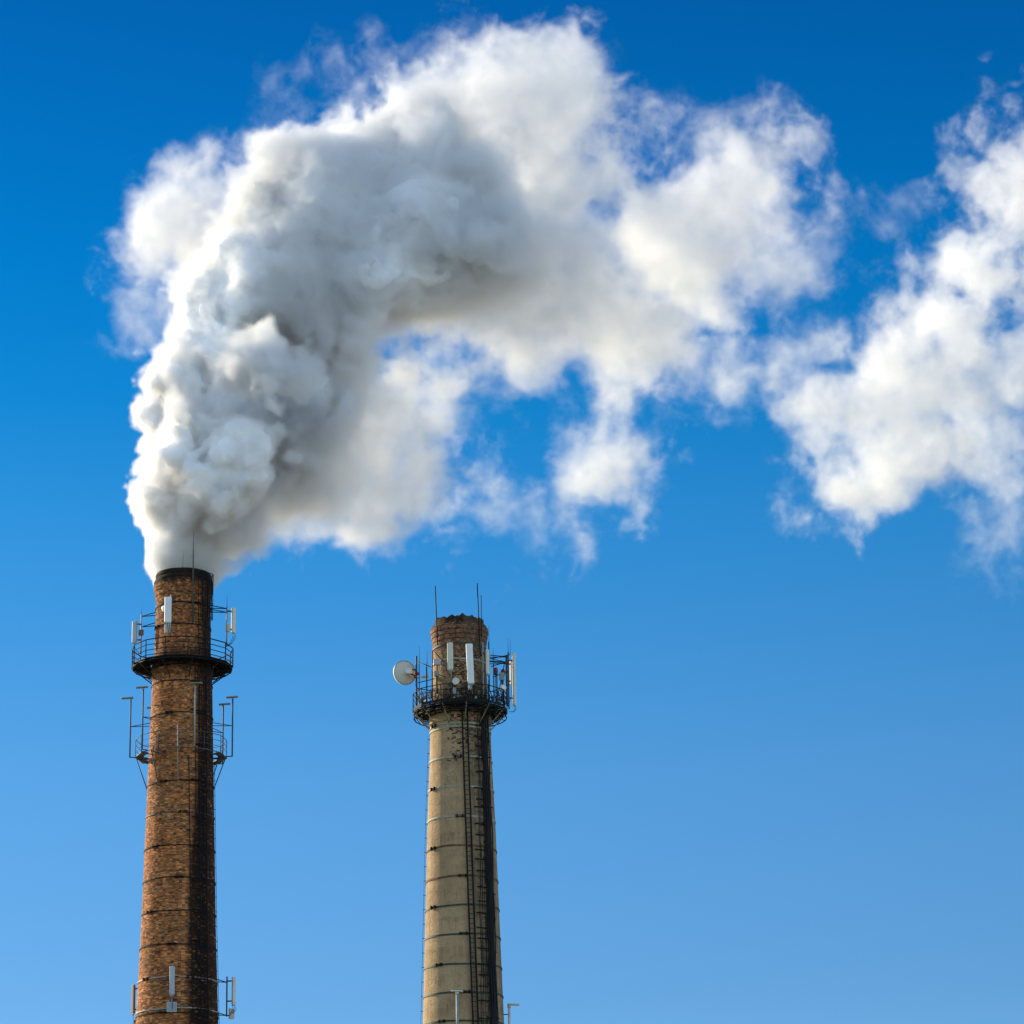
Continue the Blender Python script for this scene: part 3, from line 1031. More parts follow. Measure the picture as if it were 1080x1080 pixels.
# brick chimney, round the upper walkway
panel_antenna('white panel aerial with a short grey unit below, upright before the upper bricks', LEFT, 177.2, 629.5, 656.5, y_of(LEFT, 177, 645, 3.0), 0.42, 0.16, 6, 'panel_white',
              pole=(626, 672), pole_side=0.16, arms=(638,), unit=(658, 667, 'panel_cream', 0.34, -0.18), cables=2)
panel_antenna('blue-grey panel aerial at the left end of the upper walkway, brown box behind it', LEFT, 142.0, 655, 678, 200.3, 0.34, 0.16, -35, 'panel_grey',
              pole=(648, 690), pole_side=0.30, arms=(650, 661), unit=(665, 671, 'box_brown', 0.30, 0.12), whip=634, cables=1)
panel_antenna('pale panel aerial at the right end of the upper walkway with looped cables', LEFT, 246.3, 641, 667.5, 200.2, 0.30, 0.16, 50, 'panel_cream',
              pole=(640, 682), pole_side=-0.30, arms=(642, 646), unit=(659, 667, 'panel_cream', 0.24, -0.05), whip=628, cables=3)


def round_dish(name, label, px, py, Y, r, mat, to):
    c = at(px, py, Y)
    k = Kit(name, label, 'antenna', c)
    k.part('radome', mat, lambda bm: tube(bm, c, c + Vector((0.12, -0.2, 0.0)).normalized() * 0.22, r, 20))

    def ar(bm):
        tube(bm, c, to, 0.04, 6)
    k.part('arm', 'old_steel', ar)
    return k


wp = at(173.2, 642, 198.2)
round_dish('radio_dish', 'tiny white drum dish tucked behind the panel before the upper bricks', 173.4, 642, 197.9, 0.20, 'panel_white', LEFT.ring(math.asin((wp.x - LEFT.X) / 1.72), wp.z, 1.68))

# brick chimney, low set at the picture's foot
panel_antenna('grey panel aerial with a finned square unit, low on the brick front', LEFT, 181.5, 1019, 1049, y_of(LEFT, 181, 1035, 2.75), 0.31, 0.15, 4, 'panel_grey',
              pole=(1016, 1071), arms=(1030, 1065), unit=(1056.5, 1067, 'panel_grey', 0.60, 0.0), cables=1)
panel_antenna('brownish panel aerial low at the left edge of the brick chimney', LEFT, 140.6, 1038.5, 1069, 200.2, 0.28, 0.15, -50, 'box_brown',
              pole=(1037, 1082), pole_side=0.28, arms=(1038, 1066), unit=(1075, 1086, 'box_brown', 0.42, -0.1), cables=1, pole_mat='old_steel')
panel_antenna('slim grey panel aerial low at the right edge of the brick chimney with dangling loops', LEFT, 246.5, 1030.5, 1060, 200.2, 0.24, 0.15, 45, 'panel_cream',
              pole=(1030, 1072), pole_side=-0.30, arms=(1036, 1071), unit=(1063.5, 1074.5, 'panel_cream', 0.32, 0.26), cables=3, pole_mat='old_steel')

# tan chimney, round its crowded platform
panel_antenna('cream panel aerial, the shorter one before the tan chimney head', RIGHT, 474.8, 678, 706.5, y_of(RIGHT, 475, 692, 3.0), 0.36, 0.16, -4, 'panel_cream',
              pole=(676, 731), pole_side=0.04, arms=(700,), cables=2)
panel_antenna('long leaning white panel aerial before the tan chimney head', RIGHT, 495.8, 679, 721, y_of(RIGHT, 496, 700, 3.0), 0.42, 0.17, 3, 'panel_white',
              pole=(678, 734), pole_side=0.12, tilt=-0.035, arms=(705,), unit=(721.5, 727, 'panel_white', 0.24, -0.15), cables=2)
panel_antenna('narrow cream panel aerial at the right edge of the tan chimney head', RIGHT, 514.3, 685, 711, y_of(RIGHT, 514, 700, 2.9), 0.24, 0.15, 55, 'panel_cream',
              pole=(677, 735), pole_side=-0.10, arms=(690,), cables=1, whip=660)
panel_antenna('tallest pale panel aerial, outermost at the right of the crowded platform', RIGHT, 542.3, 689, 744, 204.8, 0.26, 0.17, 60, 'panel_cream',
              pole=(688, 748), pole_side=-0.22, arms=(693, 700), cables=2, whip=672, pole_mat='old_steel')
panel_antenna('slim pale panel aerial just inside the tallest one on the crowded platform', RIGHT, 539.0, 697, 722, 206.0, 0.20, 0.14, 100, 'panel_cream',
              pole=(691, 745), pole_side=-0.1, arms=(699,), cables=1, pole_mat='old_steel')


def small_box(name, label, cat, px, py, w, h, Y, mat, st, parts=True):
    c = at(px, py, Y)
    s = mpp(Y, py)
    k = Kit(name, label, cat, c)
    b_ = k.part('housing', mat, lambda bm: box(bm, c, Vector((1, 0, 0)), Vector((0, 1, 0)), UP, w * s, 0.22, h * s, 0.03))
    k.part('lid', mat, lambda bm: box(bm, c + Vector((0, -0.12, 0)), Vector((1, 0, 0)), Vector((0, 1, 0)), UP, w * s * 0.86, 0.02, h * s * 0.8, 0.005), b_)

    def br(bm):
        tube(bm, c - UP * h * s * 0.4, Vector((c.x, c.y, RIGHT.z(740))), 0.035, 6)
        d = Vector((st.X - c.x, st.Y - c.y, 0))
        tube(bm, c, c + d.normalized() * max(0.1, d.length - st.rad(c.z) + 0.03), 0.03, 6)
    k.part('bracket', 'old_steel', br)


small_box('equipment_box', 'larger grey equipment box left of the cream panel aerial', 'equipment box', 461, 698.5, 7.5, 6.5, y_of(RIGHT, 461, 700, 2.7), 'panel_grey', RIGHT)
small_box('equipment_box', 'small weathered equipment box below the larger grey one', 'equipment box', 460.5, 710.5, 5, 6, y_of(RIGHT, 461, 710, 2.7), 'galvanised', RIGHT)


def hex_dish():
    Y = y_of(RIGHT, 481, 718, 2.95)
    c = at(481, 718.5, Y)
    k = Kit('radio_dish', 'small white eight-sided drum dish between the two front panel aerials', 'antenna', c)
    k.part('radome', 'panel_cream', lambda bm: tube(bm, c + Vector((0, 0.12, 0)), c + Vector((-0.03, -0.16, -0.02)), 0.235, 8, 0.225))

    def ar(bm):
        tube(bm, c + Vector((0, 0.1, 0)), c + Vector((-0.2, 0.2, -0.05)), 0.04, 6)
        tube(bm, c + Vector((-0.2, 0.2, 0.3)), c + Vector((-0.2, 0.2, -0.95)), 0.045, 8)
    k.part('mount_pole', 'old_steel', ar)


hex_dish()


def big_dish():
    """The large dish out on the left: we look at its back, it looks away to the left."""
    Y = RIGHT.Y - 0.6
    c = at(427.0, 709.5, Y)
    a = Vector((-0.50, 0.86, 0.05)).normalized()
    x = a.cross(UP).normalized()
    y = x.cross(a).normalized()
    Rd = 12.6 * mpp(Y, 710)
    k = Kit('microwave_dish', 'large round microwave dish seen from behind, out on the left of the platform', 'dish', c)

    def bowl(bm):
        seg = 40
        prof = [(0.10, -0.30), (0.35, -0.27), (0.58, -0.20), (0.80, -0.11), (0.97, -0.01), (1.0, 0.02), (1.0, 0.20), (0.97, 0.20), (0.5, 0.24), (0.0, 0.25)]
        rings = []
        for r, d in prof:
            if r == 0:
                rings.append([bm.verts.new(c + a * d * Rd)] * seg)
            else:
                rings.append([bm.verts.new(c + a * (d * Rd) + (x * math.cos(TAU * i / seg) + y * math.sin(TAU * i / seg)) * (r * Rd)) for i in range(seg)])
        bm.faces.new(rings[0])
        for A, B in zip(rings, rings[1:]):
            for i in range(seg):
                j = (i + 1) % seg
                vs = [A[i], A[j], B[j], B[i]] if B[i] is not B[j] else [A[i], A[j], B[i]]
                bm.faces.new(vs).smooth = True
    d = k.part('reflector', 'panel_cream', bowl)

    def ring(bm):
        path(bm, [c + a * (0.0 * Rd) + (x * math.cos(TAU * i / 40) + y * math.sin(TAU * i / 40)) * (1.02 * Rd) for i in range(41)], 0.025, 6)
    k.part('rim', 'galvanised', ring, d)
    hub = c - a * (0.30 * Rd)

    def hb(bm):
        tube(bm, hub + a * 0.05, hub - a * 0.22, 0.20, 16, 0.15)
        box(bm, hub - a * 0.34, x, a, y, 0.30, 0.24, 0.34, 0.03)
    k.part('hub', 'panel_white', hb)
    pole = at(439.2, 710, Y)
    zb, z1 = at(439, 744, Y).z, at(439, 692, Y).z

    def mp(bm):
        tube(bm, Vector((pole.x, pole.y, zb)), Vector((pole.x, pole.y, z1)), 0.06, 8)
        for dz in (-0.22, 0.22):
            tube(bm, hub - a * 0.36 + UP * dz * 0.5, Vector((pole.x, pole.y, pole.z + dz)), 0.05, 6)
    k.part('mount_pole', 'old_steel', mp)

    for px, py in ((438.0, 713.5), (441.0, 710.5)):
        def rd(bm):
            q = at(px, py, Y - 0.15)
            tube(bm, q - Vector((0.10, 0, 0)), q + Vector((0.10, 0, 0)), 0.095, 12)
            tube(bm, q, Vector((pole.x, pole.y, q.z)), 0.03, 6)
        k.part('red_knob', 'red_paint', rd)

    def sm(bm):
        q = at(448, 713.5, Y)
        tube(bm, q - Vector((0.18, 0, 0.05)), q + Vector((0.22, 0, 0.06)), 0.07, 10, 0.14)
        tube(bm, q, Vector((pole.x, pole.y, q.z - 0.1)), 0.035, 6)
    k.part('horn', 'panel_cream', sm)


big_dish()


def pole_rack(label, pts, Yo, whips, extra=None, name='aerial_frame'):
    """Upright tubes joined by bars along the platform rail."""
    k = Kit(name, label, 'frame', at(pts[0][0], pts[0][2], RIGHT.Y - Yo))

    for px, py1, py0, r, yo in pts:
        b, t = at(px, py0, RIGHT.Y - yo), at(px, py1, RIGHT.Y - yo)
        k.tubes('upright', 'old_steel', [(b, Vector((b.x, b.y, t.z)))], r, 7)
    for (ax, ay, ayo, bx, by, byo) in extra or ():
        k.tubes('bar', 'black_steel', [(at(ax, ay, RIGHT.Y - ayo), at(bx, by, RIGHT.Y - byo))], 0.028)
    for px, y0, y1, yo in whips:
        b = at(px, y0, RIGHT.Y - yo)
        k.part('whip', 'black_steel', lambda bm: tube(bm, b, Vector((b.x, b.y, at(px, y1, RIGHT.Y - yo).z)), 0.016, 5, 0.008))


pole_rack('upright tubes and bars with thin whips between the big dish and the tan head',
          [(442.3, 699, 742, 0.03, 1.2), (450.2, 700, 742, 0.045, 1.9), (456.2, 686, 740, 0.04, 2.2)], 1.2,
          [(442.3, 699, 681, 1.2), (450.5, 700, 685, 1.9)],
          [(440, 697.5, 0.7, 456, 704, 2.2), (441, 720, 0.9, 458, 716, 2.3), (459, 688, 2.2, 468, 698, 1.6), (440, 726, 0.9, 458, 729, 2.3)])
pole_rack('upright tubes and bars with thin whips inside the tallest right-hand aerial',
          [(516.2, 677, 738, 0.045, 1.6), (521, 700, 738, 0.04, 1.6), (524.5, 704, 738, 0.03, 0.9), (534.5, 692, 742, 0.05, 0.3), (536.8, 689, 744, 0.04, 0.3)], 1.6,
          [(515.8, 677, 659, 1.6), (520.4, 700, 683, 1.6), (538.2, 690, 674, 0.3)],
          [(517, 695, 1.6, 538, 690.5, 0.3), (518, 703, 1.6, 536, 697.5, 0.3), (520, 714, 1.5, 536, 708, 0.3), (517, 730, 1.5, 538, 722, 0.3), (527, 725, 1.0, 532, 700, 0.5)])


def red_lamp(label, px, py, Y):
    c = at(px, py, Y)
    k = Kit('obstruction_lamp', label, 'warning lamp', c - UP * 0.35)
    k.part('lens', 'red_paint', lambda bm: (tube(bm, c - UP * 0.12, c + UP * 0.05, 0.15, 14, 0.14), tube(bm, c + UP * 0.05, c + UP * 0.15, 0.14, 14, 0.05)))
    k.part('base', 'old_steel', lambda bm: (tube(bm, c - UP * 0.30, c - UP * 0.12, 0.12, 12, 0.15), tube(bm, c - UP * 0.30, Vector((c.x, c.y, RIGHT.z(744))), 0.035, 6)))


red_lamp('red warning lamp nearer the tan chimney at the right of its platform', 522.8, 706.5, 204.0)
red_lamp('red warning lamp farther out at the right of the crowded platform', 530.5, 708, 204.6)


def side_dish():
    Y = 204.2
    c = at(529.5, 726, Y)
    k = Kit('radio_dish', 'small pale round dish low inside the tallest right-hand aerial', 'antenna', c)
    k.part('radome', 'panel_white', lambda bm: (tube(bm, c, c + Vector((0.08, -0.2, 0)), 0.21, 18), tube(bm, c + Vector((0.08, -0.2, 0)), c + Vector((0.1, -0.26, 0)), 0.21, 18, 0.12)))
    k.part('mount_pole', 'old_steel', lambda bm: tube(bm, c + Vector((0, 0.06, 0.9)), c + Vector((0, 0.06, -0.9)), 0.045, 8))
    k.part('radio_unit', 'galvanised', lambda bm: box(bm, c + Vector((0.0, -0.08, 0.75)), Vector((1, 0, 0)), Vector((0, 1, 0)), UP, 0.34, 0.2, 0.5, 0.03))


side_dish()


def clutter(label, seed, th0, th1, n):
    """Coils of jumper cable tied along the platform rail."""
    rnd = random.Random(seed)
    z = RIGHT.z(750)
    k = Kit('cable_coils', label, 'cable', RIGHT.ring((th0 + th1) / 2, z, 2.7))

    for i in range(n):
        a = rnd.uniform(th0, th1)
        rr = rnd.uniform(0.12, 0.28)
        c = RIGHT.ring(a, z + rnd.uniform(0.38, 0.95), rnd.uniform(2.3, 2.95))
        t, u = RIGHT.tan(a), RIGHT.out(a)
        ph = rnd.uniform(0, 6)
        m = rnd.randint(9, 16)
        k.part('coil', 'cable_black', lambda bm: path(bm, [c + t * (rr * math.cos(ph + 0.5 * j)) + UP * (rr * 1.2 * math.sin(ph + 0.5 * j)) + u * (0.02 * j - 0.1) for j in range(m)], 0.02, 5))
    for i in range(max(2, n // 3)):
        a = rnd.uniform(th0, th1)
        c = RIGHT.ring(a, z + rnd.uniform(0.2, 0.7), rnd.uniform(2.4, 2.9))
        dx, dz = rnd.uniform(0.12, 0.3), rnd.uniform(0.15, 0.4)
        k.part('junction_box', 'galvanised', lambda bm: box(bm, c, RIGHT.tan(a), RIGHT.out(a), UP, dx, 0.12, dz, 0.02))


clutter('coiled black jumper cables on the left rail of the crowded platform', 1, -1.5, -0.5, 16)
clutter('coiled black jumper cables on the right rail of the crowded platform', 2, 0.6, 1.6, 18)
clutter('coiled black jumper cables on the front rail of the crowded platform', 3, -0.4, 0.5, 12)

# ---------------------------------------------------------------- smoke
class NodeBuilder:
    """A small builder for node expressions."""
    def __init__(self, tree):
        self.t = tree
    def put(self, sock, v):
        if isinstance(v, bpy.types.NodeSocket):
            self.t.links.new(v, sock)
        else:
            sock.default_value = v
    def m(self, op, a, b=None, c=None, clamp=False):
        n = self.t.nodes.new('ShaderNodeMath')
        n.operation = op
        n.use_clamp = clamp
        for i, v in enumerate((a, b, c)):
            if v is not None:
                self.put(n.inputs[i], v)
        return n.outputs[0]
    def v(self, op, a, b=None, scale=None):
        n = self.t.nodes.new('ShaderNodeVectorMath')
        n.operation = op
        self.put(n.inputs[0], a)
        if b is not None:
            self.put(n.inputs[1], b)
        if scale is not None:
            self.put(n.inputs['Scale'], scale)
        return n.outputs['Value'] if op in ('DOT_PRODUCT', 'LENGTH', 'DISTANCE') else n.outputs['Vector']
    def sep(self, a):
        n = self.t.nodes.new('ShaderNodeSeparateXYZ')
        self.put(n.inputs[0], a)
        return n.outputs
    def noise(self, vec, scale, detail, rough=0.5, color=False):
        n = self.t.nodes.new('ShaderNodeTexNoise')
        self.put(n.inputs['Vector'], vec)
        n.inputs['Scale'].default_value = scale
        n.inputs['Detail'].default_value = detail
        n.inputs['Roughness'].default_value = rough
        return n.outputs['Color' if color else 'Fac']
    def voro(self, vec, scale, detail, rough=0.5):
        n = self.t.nodes.new('ShaderNodeTexVoronoi')
        n.feature = 'F1'
        n.normalize = False
        self.put(n.inputs['Vector'], vec)
        n.inputs['Scale'].default_value = scale
        n.inputs['Detail'].default_value = detail
        n.inputs['Roughness'].default_value = rough
        return n.outputs['Distance']
    def rng(self, x, a, b, c, d, smooth=True):
        n = self.t.nodes.new('ShaderNodeMapRange')
        n.interpolation_type = 'SMOOTHSTEP' if smooth else 'LINEAR'
        self.put(n.inputs[0], x)
        for i, v in enumerate((a, b, c, d)):
            self.put(n.inputs[i + 1], v)
        return n.outputs[0]


# the plume's broad shape, billow by billow: place in the photograph, radius, metres behind the chimney, thickness of the smoke
PUFFS = [
    (193, 598, 20, 0.5, 1), (192, 588, 27, 0.8, 1), (193, 575, 34, 1.1, 1), (199, 561, 42, 1.4, 1), (204, 543, 52, 1.2, 1), (208, 515, 63, 0, 1),
    (214, 480, 66, 0, 1), (232, 556, 28, 1, 0.7), (248, 530, 44, 1, 1), (228, 578, 16, 1, 0.4), (240, 580, 12, 1, 0.16), (222, 440, 64, 0, 1),
    (232, 400, 68, 1, 1), (246, 360, 76, 2, 1), (270, 318, 82, 3, 1), (300, 275, 88, 4, 1), (190, 475, 44, -3, 1), (196, 395, 40, -2, 1),
    (245, 475, 52, -4, 1), (270, 390, 55, -6, 1), (340, 240, 92, 4, 1), (290, 200, 52, 4, 1), (385, 190, 82, 5, 1), (430, 160, 76, 6, 1),
    (465, 125, 62, 6, 0.8), (520, 90, 56, 7, 0.8), (565, 76, 50, 7, 0.7), (610, 63, 42, 7, 0.7), (560, 130, 70, 7, 0.74), (615, 120, 52, 7, 0.7),
    (590, 190, 72, 7, 0.7), (645, 165, 46, 8, 0.7), (450, 230, 90, 3, 1), (420, 285, 76, 2, 1), (510, 270, 92, 4, 0.92), (590, 280, 86, 5, 0.76),
    (560, 335, 55, 5, 0.7), (640, 300, 76, 6, 0.7), (695, 255, 72, 8, 0.7), (670, 350, 54, 6, 0.7), (745, 215, 58, 9, 0.66), (738, 290, 60, 9, 0.66),
    (545, 350, 50, 5, 0.78), (605, 350, 54, 6, 0.7), (700, 330, 56, 7, 0.7), (790, 235, 52, 9, 0.72), (805, 190, 52, 9, 0.68), (840, 165, 38, 9, 0.62),
    (770, 165, 40, 9, 0.5), (725, 150, 36, 9, 0.4), (700, 130, 26, 9, 0.35), (800, 285, 48, 10, 0.42), (825, 240, 46, 10, 0.42), (775, 340, 50, 10, 0.6),
    (735, 375, 40, 9, 0.6), (845, 300, 42, 10, 0.32), (700, 395, 34, 9, 0.45), (350, 325, 66, 2, 1), (330, 420, 74, 3, 1), (310, 480, 78, 4, 0.86),
    (285, 525, 48, 3, 1), (365, 490, 76, 5, 0.72), (420, 450, 58, 6, 0.72), (335, 528, 42, 4, 0.86), (385, 530, 38, 5, 0.72), (440, 405, 38, 6, 0.72),
    (445, 495, 54, 6, 0.85), (425, 545, 44, 6, 0.68), (490, 510, 44, 7, 0.55), (368, 372, 38, 3, 1), (400, 405, 34, 4, 0.72), (350, 375, 50, 2, 1),
    (480, 165, 46, 7, 0.95), (400, 535, 38, 5, 0.72), (475, 435, 38, 7, 0.4), (520, 550, 32, 8, 0.26), (185, 225, 60, 10, 0.75), (205, 275, 58, 9, 0.8),
    (160, 205, 36, 11, 0.5), (215, 180, 40, 11, 0.45), (160, 320, 30, 12, 0.25), (190, 320, 40, 12, 0.45), (335, 70, 28, 9, 0.22), (365, 85, 26, 9, 0.2),
    (330, 115, 22, 9, 0.16), (410, 85, 24, 9, 0.18), (450, 60, 24, 9, 0.24), (485, 53, 24, 8, 0.4), (300, 130, 20, 9, 0.14), (470, 375, 26, 6, 0.2),
    (505, 400, 24, 6, 0.2), (512, 420, 16, 6, 0.14), (620, 385, 30, 7, 0.5), (645, 425, 36, 8, 0.48), (655, 470, 44, 8, 0.64), (635, 505, 42, 8, 0.6),
    (610, 545, 34, 8, 0.42), (585, 580, 26, 8, 0.3), (560, 570, 26, 8, 0.14), (690, 450, 24, 8, 0.16), (590, 430, 22, 8, 0.1), (790, 340, 40, 10, 0.2),
    (760, 395, 34, 10, 0.14), (835, 300, 34, 10, 0.08), (730, 400, 30, 10, 0.25), (855, 245, 30, 10, 0.08), (872, 360, 42, 11, 0.24), (890, 420, 60, 11, 0.5),
    (935, 390, 68, 12, 0.65), (870, 480, 46, 11, 0.58), (905, 510, 46, 11, 0.64), (950, 470, 60, 12, 0.65), (1000, 420, 68, 12, 0.65), (935, 315, 28, 12, 0.5),
    (1010, 345, 60, 12, 0.65), (1050, 275, 58, 13, 0.7), (1045, 195, 44, 13, 0.65), (1025, 130, 30, 13, 0.55), (1072, 92, 26, 13, 0.5), (1090, 200, 56, 13, 0.7),
    (1105, 300, 60, 13, 0.7), (1080, 400, 60, 12, 0.5), (1070, 480, 46, 12, 0.4), (1065, 545, 42, 12, 0.26), (1060, 600, 32, 12, 0.16), (1120, 440, 50, 12, 0.4),
    (1120, 140, 50, 13, 0.6), (975, 495, 42, 12, 0.55), (860, 540, 28, 11, 0.46), (940, 235, 22, 12, 0.16), (790, 110, 24, 10, 0.13), (760, 130, 26, 10, 0.16),
]

YS = 200.0                                     # the plume leaves the brick chimney at this distance
VOX = 0.16                                     # cells of the thin smoke
VOX_CORE = 0.17                                # cells of the thick smoke's surface


LATTICE = 0.6                                  # the broad shape is worked out on this lattice


def puffs_3d():
    out = []
    rnd = random.Random(11)
    for px, py, rp, dz, de in PUFFS:
        Y = YS + dz
        c, r = at(px, py, Y), rp * mpp(Y, py)
        out.append((c, r, de))
        for k in range(0 if py > 540 and px < 270 else 4 if de > 0.4 else 3):          # smaller billows that swell out of each large one
            u = Vector((rnd.gauss(0, 1), rnd.gauss(0, 1), rnd.gauss(0, 1))).normalized()
            q = r * rnd.uniform(0.3, 0.52)
            out.append((c + u * (r - q * 0.35), q, de * rnd.uniform(0.8, 1.0)))
        for k in range(2 if de > 0.6 and px > 265 and py > 95 else 0):   # torn wisps round the older billows
            u = Vector((rnd.gauss(0, 1), rnd.gauss(0, 0.6), rnd.gauss(0, 1))).normalized()
            q = r * rnd.uniform(0.25, 0.45)
            out.append((c + u * (r + q * 0.2), q, rnd.uniform(0.08, 0.28)))
    return out


def lattice_mesh(puffs):
    """Loose points that carry the plume's broad shape: (distance to the billows, thickness)."""
    lo, hi = bounds(puffs, 3.5)
    lo = np.array(lo)
    n = np.ceil((np.array(hi) - lo) / LATTICE).astype(int) + 1
    g = np.meshgrid(*[lo[i] + np.arange(n[i]) * LATTICE for i in range(3)], indexing='ij')
    P = np.stack([q.ravel() for q in g], 1).astype(np.float32)
    K = 0.9
    acc = np.full(len(P), 1e-9, np.float32)
    wd = np.zeros(len(P), np.float32)
    for c, r, d in puffs:
        q = P - np.array(c, np.float32)
        e = np.exp(np.clip((r - np.sqrt((q * q).sum(1))) / K, -60, 40), dtype=np.float32)
        acc += e
        wd += e * d
    q = P - np.array(at(193, 600, YS), np.float32)
    age = np.clip(np.sqrt((q * q).sum(1)) / 26.0, 0, 1)
    shape = np.stack([np.clip(-K * np.log(acc), -7, 9), wd / acc, age], 1).astype(np.float32)
    me = bpy.data.meshes.new('thin_smoke')
    me.vertices.add(len(P))
    me.vertices.foreach_set('co', P.ravel())
    me.attributes.new('shape', 'FLOAT_VECTOR', 'POINT').data.foreach_set('vector', shape.ravel())
    me.update()
    return me, lo, n


def smoke_field(b, pos, lat):
    """Node sockets (s, thin): s < 0 inside the billows, thin 0 for thick smoke to 1 for shreds."""
    me, lo, n = lat
    g = b.t
    gi = g.nodes['Group Input']
    na = g.nodes.new('GeometryNodeInputNamedAttribute')
    na.data_type = 'FLOAT_VECTOR'
    na.inputs[0].default_value = 'shape'
    warp = b.v('SUBTRACT', b.noise(pos, 0.10, 3.0, 0.55, color=True), (0.5, 0.5, 0.5))
    near = b.v('DISTANCE', pos, tuple(at(193, 604, YS)))
    calm = b.rng(near, 0.0, 7.0, 0.12, 1.0)
    p1 = b.v('ADD', pos, b.v('SCALE', warp, scale=b.m('MULTIPLY', calm, WARP)))
    gc = b.v('SCALE', b.v('SUBTRACT', p1, tuple(lo)), scale=1.0 / LATTICE)
    gc = b.v('MINIMUM', b.v('MAXIMUM', gc, (0.0, 0.0, 0.0)), tuple(float(k) - 1.001 for k in n))
    fx, fy, fz = b.sep(b.v('FLOOR', gc))
    tx, ty, tz = b.sep(b.v('FRACTION', gc))
    idx = b.m('MULTIPLY_ADD', b.m('MULTIPLY_ADD', fx, float(n[1]), fy), float(n[2]), fz)

    def sample(dx, dy, dz):
        q = g.nodes.new('GeometryNodeSampleIndex')
        q.data_type = 'FLOAT_VECTOR'
        q.domain = 'POINT'
        g.links.new(gi.outputs[0], q.inputs[0])
        g.links.new(na.outputs[0], q.inputs[1])
        fi = g.nodes.new('FunctionNodeFloatToInt')
        g.links.new(b.m('ADD', idx, float(dx * n[1] * n[2] + dy * n[2] + dz)), fi.inputs[0])
        g.links.new(fi.outputs[0], q.inputs[2])
        return q.outputs[0]

    def lerp(a, c, f):
        return b.v('ADD', a, b.v('SCALE', b.v('SUBTRACT', c, a), scale=f))
    c00 = lerp(sample(0, 0, 0), sample(1, 0, 0), tx)
    c10 = lerp(sample(0, 1, 0), sample(1, 1, 0), tx)
    c01 = lerp(sample(0, 0, 1), sample(1, 0, 1), tx)
    c11 = lerp(sample(0, 1, 1), sample(1, 1, 1), tx)
    sd, de, age = b.sep(lerp(lerp(c00, c10, ty), lerp(c01, c11, ty), tz))
    thin = b.m('SUBTRACT', 1.0, de, clamp=True)
    fine = b.noise(pos, 0.9, 2.0, 0.6, color=True)
    curl = b.noise(pos, 0.30, 2.0, 0.5, color=True)
    p2 = b.v('ADD', pos, b.v('SCALE', b.v('SUBTRACT', fine, (0.5, 0.5, 0.5)), scale=0.8))
    p2 = b.v('ADD', p2, b.v('SCALE', b.v('SUBTRACT', curl, (0.5, 0.5, 0.5)), scale=b.m('MULTIPLY', age, 5.0)))
    vb = b.m('SUBTRACT', b.voro(p2, 0.26, 2.5, 0.6), 0.52)     # billows: rounded lobes on every scale
    nz = b.m('SUBTRACT', b.noise(p2, 0.19, 7.0, 0.70), 0.5)
    va = b.m('MULTIPLY', b.rng(thin, 0.0, 1.0, 2.3, 0.8), b.rng(age, 0.2, 1.0, 1.05, 0.6))
    na_ = b.m('ADD', b.rng(age, 0.1, 1.0, 2.4, 8.5), b.rng(thin, 0.1, 0.8, 0.0, THIN_NOISE))
    s = b.m('MULTIPLY_ADD', b.m('MULTIPLY', vb, calm), va, sd)
    s = b.m('MULTIPLY_ADD', b.m('MULTIPLY', nz, calm), na_, s)
    s = b.m('ADD', s, b.rng(thin, 0.1, 0.8, 0.0, 0.75))
    return s, thin, age


def core_level(b, s, thin, age):
    """Negative where the smoke is too thick to see into."""
    return b.m('ADD', s, b.m('ADD', b.rng(age, 0.1, 0.9, 0.12, 0.7), b.rng(thin, 0.0, 0.5, 0.0, 7.0, smooth=False)))


def new_tree(name):
    g = bpy.data.node_groups.new(name, 'GeometryNodeTree')
    g.interface.new_socket('Geometry', in_out='INPUT', socket_type='NodeSocketGeometry')
    g.interface.new_socket('Geometry', in_out='OUTPUT', socket_type='NodeSocketGeometry')
    g.nodes.new('NodeGroupInput')
    return g, g.nodes.new('NodeGroupOutput'), NodeBuilder(g)


def volume_cube(g, field, lo, hi, vox):
    vc = g.nodes.new('GeometryNodeVolumeCube')
    g.links.new(field, vc.inputs['Density'])
    vc.inputs['Min'].default_value = tuple(lo)
    vc.inputs['Max'].default_value = tuple(hi)
    for i in range(3):
        vc.inputs[4 + i].default_value = int((hi[i] - lo[i]) / vox)
    return vc.outputs[0]


def bounds(puffs, pad):
    lo = [min(c[i] - r for c, r, d in puffs) - pad for i in range(3)]
    hi = [max(c[i] + r for c, r, d in puffs) + pad for i in range(3)]
    return lo, hi


